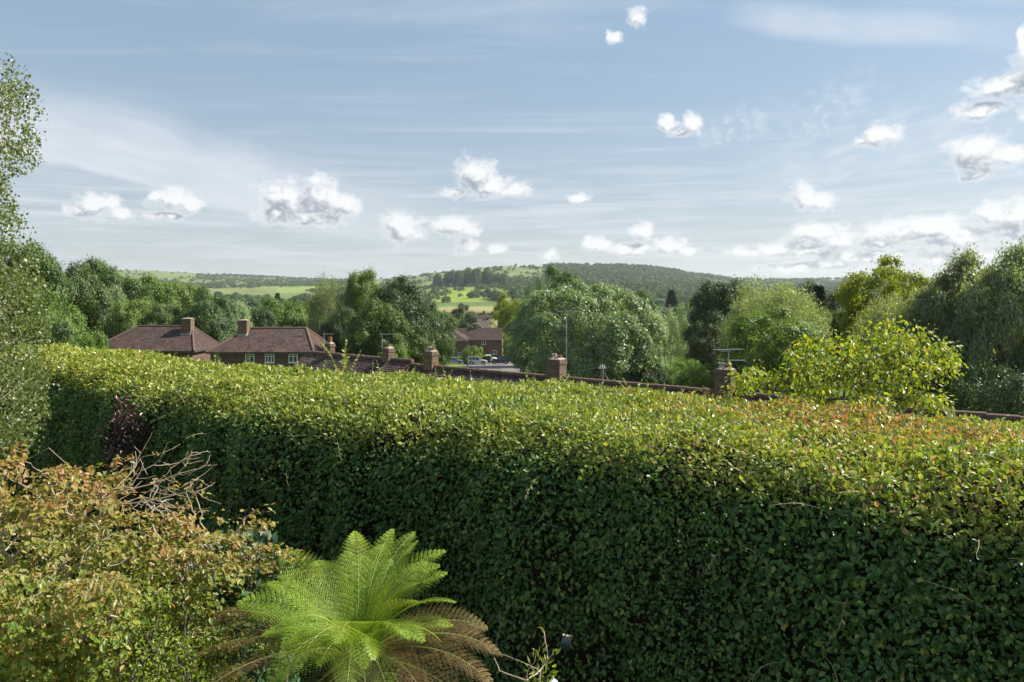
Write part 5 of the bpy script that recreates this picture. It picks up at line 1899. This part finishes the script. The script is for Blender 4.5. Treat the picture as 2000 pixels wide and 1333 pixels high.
def bronze_shrub():
    rng = np.random.default_rng(44)
    root = np.array([-3.75, 5.35, 0.0])
    t = thing('bronze_shrub', 'spreading shrub with bronze and green leaves and bare twigs filling the lower left corner', 'shrub', tuple(root))
    c, rad = np.array([-3.95, 5.25, 2.1]), np.array([1.95, 1.15, 1.48])
    n = 1150
    d = rdirs(n * 4, rng)
    d = d[d[:, 2] > -.25][:n]
    sh = rng.uniform(.25, 1, (n, 1)) ** .40
    tips = c + d * rad * sh * (.86 + .28 * fbm(d * 2.5, 9, 2))[:, None]
    tips[:, 2] = np.minimum(tips[:, 2], 3.62 + rng.normal(size=n) * .03)
    # horizontal tiers
    tips[:, 2] = tips[:, 2] + .5 * (np.round(tips[:, 2] / .17) * .17 - tips[:, 2])
    # reaching sprays on the right
    ex = []
    for px, py, yv in ((505, 992, 5.2), (490, 1020, 5.2), (528, 1058, 5.1), (520, 1075, 5.1), (450, 1040, 5.0), (440, 1085, 4.8), (420, 1120, 4.7), (400, 1150, 4.7), (412, 1060, 4.9)):
        e = at(px, py, yv)
        for k in range(4):
            f = k / 6
            ex.append(e + (c + np.array([.9, -.2, .25]) - e) * f * .55 + rng.normal(size=3) * .03)
    for k in range(130):
        ex.append(at(rng.uniform(-60, 240), rng.uniform(1120, 1340), rng.uniform(4.2, 4.7)))
    tips = np.concatenate([tips, np.array(ex)])
    n = len(tips)
    starts = []
    for sx, sy in ((-.3, .0), (.15, -.1), (.5, .1), (-.8, .1), (.0, .25)):
        starts.append([root + np.array([sx * h, sy * h, h * 1.0]) for h in (.5, 1.0, 1.6, 2.2)])
    A, par, r = grow(root, tips, rtip=.0030, power=.5, pen=.25, jitter=.08, starts=starts, seg=4, rng=rng)
    link('stem', skeleton_mesh('stem', A - root, par, r, MATS['pale_bark'], 5), t)
    k = 34
    od = unit((tips - c) * np.array([1, 1, .15]) + rng.normal(size=tips.shape) * .35)
    tt = rng.uniform(-.35, 1, (n, k, 1))
    P = (tips[:, None] + od[:, None] * tt * .20 - np.array([0, 0, 1.]) * np.clip(tt, 0, 1) ** 2 * .09 + rng.normal(size=(n, k, 3)) * np.array([.034, .034, .014])).reshape(-1, 3)
    q = unit((P - c) / rad)
    rr = np.linalg.norm((P - c) / rad, axis=1)
    U = np.repeat(od, k, 0) * .6 + rng.normal(size=P.shape) * .5 + np.array([0, 0, -.45])
    Nn = np.array([0, 0, 1.0]) + q * .4 + rng.normal(size=P.shape) * .4
    size = .040 * rng.uniform(.45, 1.5, len(P))
    hi = np.clip((P[:, 2] - 2.5) / .9, 0, 1)
    young = np.clip(-.05 + hi * .95 + (fbm(P * 2.4, 12, 2) - .5) * 1.1 + np.clip(P[:, 0] + 2.9, 0, 1) * .3, 0, 1) * np.clip((rr - .45) * 3, .1, 1)
    young = np.where(P[:, 1] < 4.85, young * np.clip((P[:, 2] - 2.3) / 1.2, .05, 1), young)
    vis = in_view(P, 0)
    D = np.linalg.norm(P - np.array([0, 0, CAMZ]), axis=1)
    sc = size / D * vis * (rr > .85)
    pick = np.argsort(-sc)[:260]
    rest = np.ones(len(P), bool)
    rest[pick] = False
    # thin the crown where the bare twigs are
    py = YH + F * (CAMZ - P[:, 2]) / P[:, 1]
    px = 1000 + F * P[:, 0] / P[:, 1]
    bare = (px > 255) & (py < 1000 - (px - 255) * -.06) & (rng.uniform(size=len(P)) < .86)
    rest &= ~bare
    pick = [i for i in pick if not bare[i]]
    V, Q = leaf_arrays(P[rest] - root, U[rest], Nn[rest], size[rest], OVATE, OVATE_F)
    link('foliage', np_mesh('foliage', V, [Q], MATS['shrub_leaf'], attrs={'young': np.repeat(young[rest], 6)}), t, kind='stuff')
    ms = [unit_leaf('leaf', 'shrub_leaf', y_, .04) for y_ in (0, .5, 1)]
    leaf_parts(t, P - root, U, Nn, size, pick, ms, np.clip((young * 3).astype(int), 0, 2))
    # bare twigs sweeping up and to the right
    tw = [at(px, py, yv) for px, py, yv in ((297, 845, 5.5), (352, 868, 5.5), (330, 862, 5.4), (375, 885, 5.4), (405, 880, 5.5), (425, 908, 5.4), (420, 942, 5.3), (432, 985, 5.2), (392, 912, 5.3), (345, 905, 5.5), (95, 875, 5.6), (30, 905, 5.6), (262, 872, 5.5), (385, 960, 5.2))]
    for k_ in range(85):
        tw.append(at(rng.uniform(255, 415), rng.uniform(880, 1005), rng.uniform(4.9, 5.6)))
    b0 = at(190, 985, 5.3)
    A2, p2, r2 = grow(b0, np.array(tw), rtip=.0019, power=.34, pen=.55, jitter=.022, sag=.05, seg=4, rng=rng,
                      starts=[[at(225, 955, 5.3), at(255, 925, 5.4), at(275, 885, 5.5)], [at(240, 960, 5.25), at(300, 945, 5.3), at(350, 925, 5.35)], [at(250, 985, 5.2), at(310, 975, 5.2), at(370, 960, 5.2)]])
    link('bare_twigs', skeleton_mesh('bare_twigs', A2 - root, p2, r2, MATS['pale_bark'], 5), t, label='pale bare twigs')


bronze_shrub()


# ------------------------------------------------------------------ tree fern
def tree_fern():
    rng = np.random.default_rng(7)
    y0 = 4.75
    c = at(697, 1268, y0)
    root = np.array([c[0], c[1], 0.0])
    t = thing('tree_fern', 'tree fern with a shuttlecock of bright green fronds over hanging brown old ones', 'tree fern', tuple(root))
    MB().lathe([(.17, -.1), (.14, .4), (.12, 1.0), (.13, 1.6), (.16, c[2] - .1), (.10, c[2] + .02)], 14).build('trunk', MATS['bark'], t)

    def frond(az, el, L, bend, width, leaf, label=None, twist=0.0, curl=0.0, side=0.0):
        n = 46
        s = np.linspace(0, 1, n)
        e = el - bend * s ** 1.35
        a = az + side * s
        ds = L / (n - 1)
        dx = np.stack([np.cos(e) * np.sin(a), np.cos(e) * np.cos(a), np.sin(e)], -1)
        C = np.cumsum(dx * ds, axis=0) + c + np.array([math.sin(az), math.cos(az), 0]) * .07 - np.array([0, 0, .03])
        T = dx
        S = unit(np.stack([np.cos(a), -np.sin(a), 0 * a], -1))
        B = np.cross(S, T)                      # upper side of the blade
        if twist:
            S, B = S * math.cos(twist) + B * math.sin(twist), B * math.cos(twist) - S * math.sin(twist)
        V, Q, M = [], [], []
        off = 0
        r = np.interp(s, [0, 1], [.008, .0015])
        for k in range(n):
            V.append(np.stack([C[k] + S[k] * r[k], C[k] + B[k] * r[k], C[k] - S[k] * r[k], C[k] - B[k] * r[k]]))
        for k in range(n - 1):
            for b in range(4):
                Q.append((k * 4 + b, k * 4 + (b + 1) % 4, k * 4 + 4 + (b + 1) % 4, k * 4 + 4 + b))
        V = [np.concatenate(V)]
        off = n * 4
        nq = len(Q)
        Qs = [np.array(Q)]
        npin = 22
        for k in range(npin):
            f = .10 + .895 * (k + .5) / npin
            ln = width * (np.interp(f, [.08, .25, .5, .75, .92, 1.0], [.45, .85, 1.0, .72, .28, .05])) * rng.uniform(.92, 1.06)
            ip = f * (n - 1)
            lo = min(int(ip), n - 2)
            w = ip - lo
            p, tt, ss, bb = (X[lo] * (1 - w) + X[lo + 1] * w for X in (C, T, S, B))
            for sg in (-1, 1):
                pd = unit(ss * sg * .86 + tt * .42 + bb * .10)
                m_ = 13
                q = (np.arange(m_) + .5) / m_
                cen = p + pd * (ln * q)[:, None] + (-bb * .10 - np.array([0, 0, .10])) * (ln * q ** 2)[:, None] + tt * (ln * .10 * q ** 2)[:, None]
                pl = .0215 * (L / 1.0) * np.interp(q, [0, .15, .6, 1], [.75, 1, .85, .22]) * rng.uniform(.9, 1.1, m_)
                along = unit(np.cross(pd, bb))
                PP = np.concatenate([cen, cen])
                UU = np.concatenate([along + pd * .45 + 0 * cen, -along + pd * .45 + 0 * cen]) + rng.normal(size=(2 * m_, 3)) * .06
                NN = np.repeat((bb + pd * rng.normal() * .15)[None], 2 * m_, 0) + rng.normal(size=(2 * m_, 3)) * .10
                tpl = np.array([(0, 0, 0), (-.22, .35, .02), (0, 1, -.10), (.22, .35, .02)])
                v_, q_ = leaf_arrays(PP, UU, NN, np.concatenate([pl, pl]), tpl, KITE_F, off)
                V.append(v_)
                Qs.append(q_)
                off += len(v_)
        V = np.concatenate(V)
        Q = np.concatenate(Qs)
        mi = np.concatenate([np.zeros(nq), np.ones(len(Q) - nq)])
        me = np_mesh('frond', V - root, [Q], [MATS['fern_stalk'], MATS[leaf]], mi)
        link('frond', me, t, label=label)

    R = math.radians
    # azimuth: 0 away from the camera, 90 to the right
    for az, el, L, bend in [(-8, 80, 1.00, 62), (12, 80, 1.06, 58), (32, 78, 1.02, 66), (52, 74, 1.0, 62), (-30, 78, .98, 66), (-50, 74, 1.0, 70), (-64, 66, 1.02, 66), (-80, 62, .98, 74), (-96, 56, .96, 76),
                            (70, 68, .92, 72), (84, 60, .86, 76), (100, 58, .80, 88), (-112, 58, .90, 90), (-128, 62, .86, 104), (-146, 68, .82, 118), (-165, 72, .72, 130), (170, 76, .70, 136), (150, 70, .74, 124), (128, 64, .78, 106),
                            (20, 84, .84, 74), (60, 80, .80, 86), (-20, 84, .86, 78), (-70, 76, .84, 92), (110, 74, .70, 110), (-110, 72, .74, 112), (-150, 46, .86, 92), (150, 44, .80, 96), (-178, 50, .74, 104), (42, 66, .95, 58), (-42, 64, .98, 62),
                            (-88, 44, .92, 62), (-104, 36, .86, 60), (90, 46, .84, 66), (175, 84, .80, 120), (-160, 82, .86, 126), (140, 82, .84, 118), (-135, 80, .84, 112), (160, 80, .66, 140), (115, 82, .86, 100), (-120, 82, .84, 104), (80, 82, .92, 84), (-5, 72, .95, 60), (25, 70, 1.0, 60), (-60, 58, 1.12, 60), (-74, 50, 1.16, 58), (-98, 54, 1.1, 70)]:
        frond(R(az + rng.normal() * 4), R(el), L * rng.uniform(.70, .90), R(bend * rng.uniform(.85, 1.2)), .205 * rng.uniform(.85, 1.12), 'fern_leaf', None, rng.normal() * .25, 0, rng.normal() * .2)
    for az, el, L, bend in [(-92, 32, 1.25, 62), (-104, 28, 1.2, 66), (-118, 26, 1.1, 72), (-82, 36, 1.2, 60), (-98, 20, 1.05, 56), (86, 26, .98, 66), (100, 22, 1.0, 74), (74, 28, .9, 60), (140, 40, .72, 110), (128, 30, .85, 96), (160, 34, .62, 106), (-150, 2, .8, 70), (-78, 14, .9, 66), (104, -4, 1.0, 56)]:
        frond(R(az + rng.normal() * 3), R(el), L, R(bend), .22, 'old_fern_leaf', 'drooping brown old frond', rng.normal() * .2)


tree_fern()


# ------------------------------------------------------------------ small things among the shrubs
def storage_box():
    c = at(440, 1062, 6.4)
    t = thing('garden_shed', 'low shed with a pale blue grey roof panel half hidden by the bronze shrub', 'shed', (c[0] - .05, 6.6, 0), math.radians(12))
    h = c[2] - .10
    m = MB()
    for k in range(4):
        x = -.27 + k * .1378
        m2 = MB().box(x + .004, x + .1338, -.36, -.335, 0, h - .10)
        m2.build('plank', MATS['shed_side'], t)
    MB().box(-.27, .28, -.334, .34, 0, h - .11).build('body', MATS['shed_side'], t)
    MB().add([(-.30, -.40, h - .10), (.30, -.40, h - .10), (.30, .36, h - .04), (-.30, .36, h - .04), (-.30, -.40, h - .055), (.30, -.40, h - .055), (.30, .36, h + .005), (-.30, .36, h + .005)],
             [(3, 2, 1, 0), (4, 5, 6, 7), (0, 1, 5, 4), (1, 2, 6, 5), (2, 3, 7, 6), (3, 0, 4, 7)]).build('roof_panel', MATS['shed_panel'], t)


storage_box()


def slender_plant():
    rng = np.random.default_rng(3)
    y0 = 5.4
    b = at(1050, 1400, y0)
    root = np.array([b[0], b[1], 0.])
    t = thing('slender_plant', 'thin upright plant with narrow leaves in front of the light through the hedge foot', 'plant', tuple(root))
    tips = np.array([at(px, py, y0 + rng.normal() * .1) for px, py in ((1062, 1232), (1048, 1270), (1070, 1290), (1036, 1300), (1084, 1268), (1055, 1310), (1028, 1330), (965, 1285), (975, 1310), (955, 1275))])
    A, par, r = grow(root, tips, rtip=.0035, power=.4, pen=.1, jitter=.03, rng=rng)
    link('stem', skeleton_mesh('stem', A - root, par, r, MATS['pale_bark'], 5), t)
    P, U = [], []
    for tp in tips[:7]:
        for k in range(14):
            f = k / 13
            P.append(tp + (root + np.array([0, 0, 1.2]) - tp) * f * .45 + rng.normal(size=3) * .012)
            U.append(rng.normal(size=3) * .7 + np.array([0, 0, .8]))
    P, U = np.array(P), np.array(U)
    V, Q = leaf_arrays(P - root, U, rng.normal(size=P.shape) + np.array([0, -.5, .6]), .075 * rng.uniform(.6, 1.2, len(P)), NARROW, KITE_F)
    link('foliage', np_mesh('foliage', V, [Q], MATS['box_leaf']), t, kind='stuff')
    # white topped lantern post just in the lower edge
    p = at(1081, 1327, 5.0)
    l = thing('garden_lantern', 'white eight sided lantern top at the lower edge beside the thin plant', 'lantern', (p[0], p[1], 0))
    MB().lathe([(.05, 0), (.018, .05), (.016, p[2] - .17)], 10).build('post', MATS['dark_metal'], l)
    MB().lathe([(.022, 0), (.030, .01), (.036, .12), (.034, .125)], 8, c=(0, 0, p[2] - .17)).build('glass', MATS['glass'], l)
    MB().lathe([(.040, 0), (.043, .012), (.030, .03), (.008, .045), (.003, .055)], 8, c=(0, 0, p[2] - .045)).build('cap', MATS['white_paint'], l)


slender_plant()


# ------------------------------------------------------------------ air
def haze():
    x0, x1, y0, y1, z0, z1 = -7000, 7000, -6800, 7000, -700, 190
    m = bpy.data.materials.new('haze')
    m.use_nodes = True
    N = Nodes(m.node_tree)
    m.node_tree.nodes.clear()
    out, pv = N.new('ShaderNodeOutputMaterial'), N.new('ShaderNodeVolumePrincipled')
    pv.inputs['Color'].default_value = (.86, .93, 1.0, 1)
    pv.inputs['Density'].default_value = 0.00008
    pv.inputs['Anisotropy'].default_value = 0.2
    N.t.links.new(pv.outputs[0], out.inputs['Volume'])
    o = MB().box(x0, x1, y0, y1, z0, z1).build('haze', m)
    o['kind'] = 'stuff'
    o['label'], o['category'] = 'thin blue summer haze over the vale', 'haze'


haze()
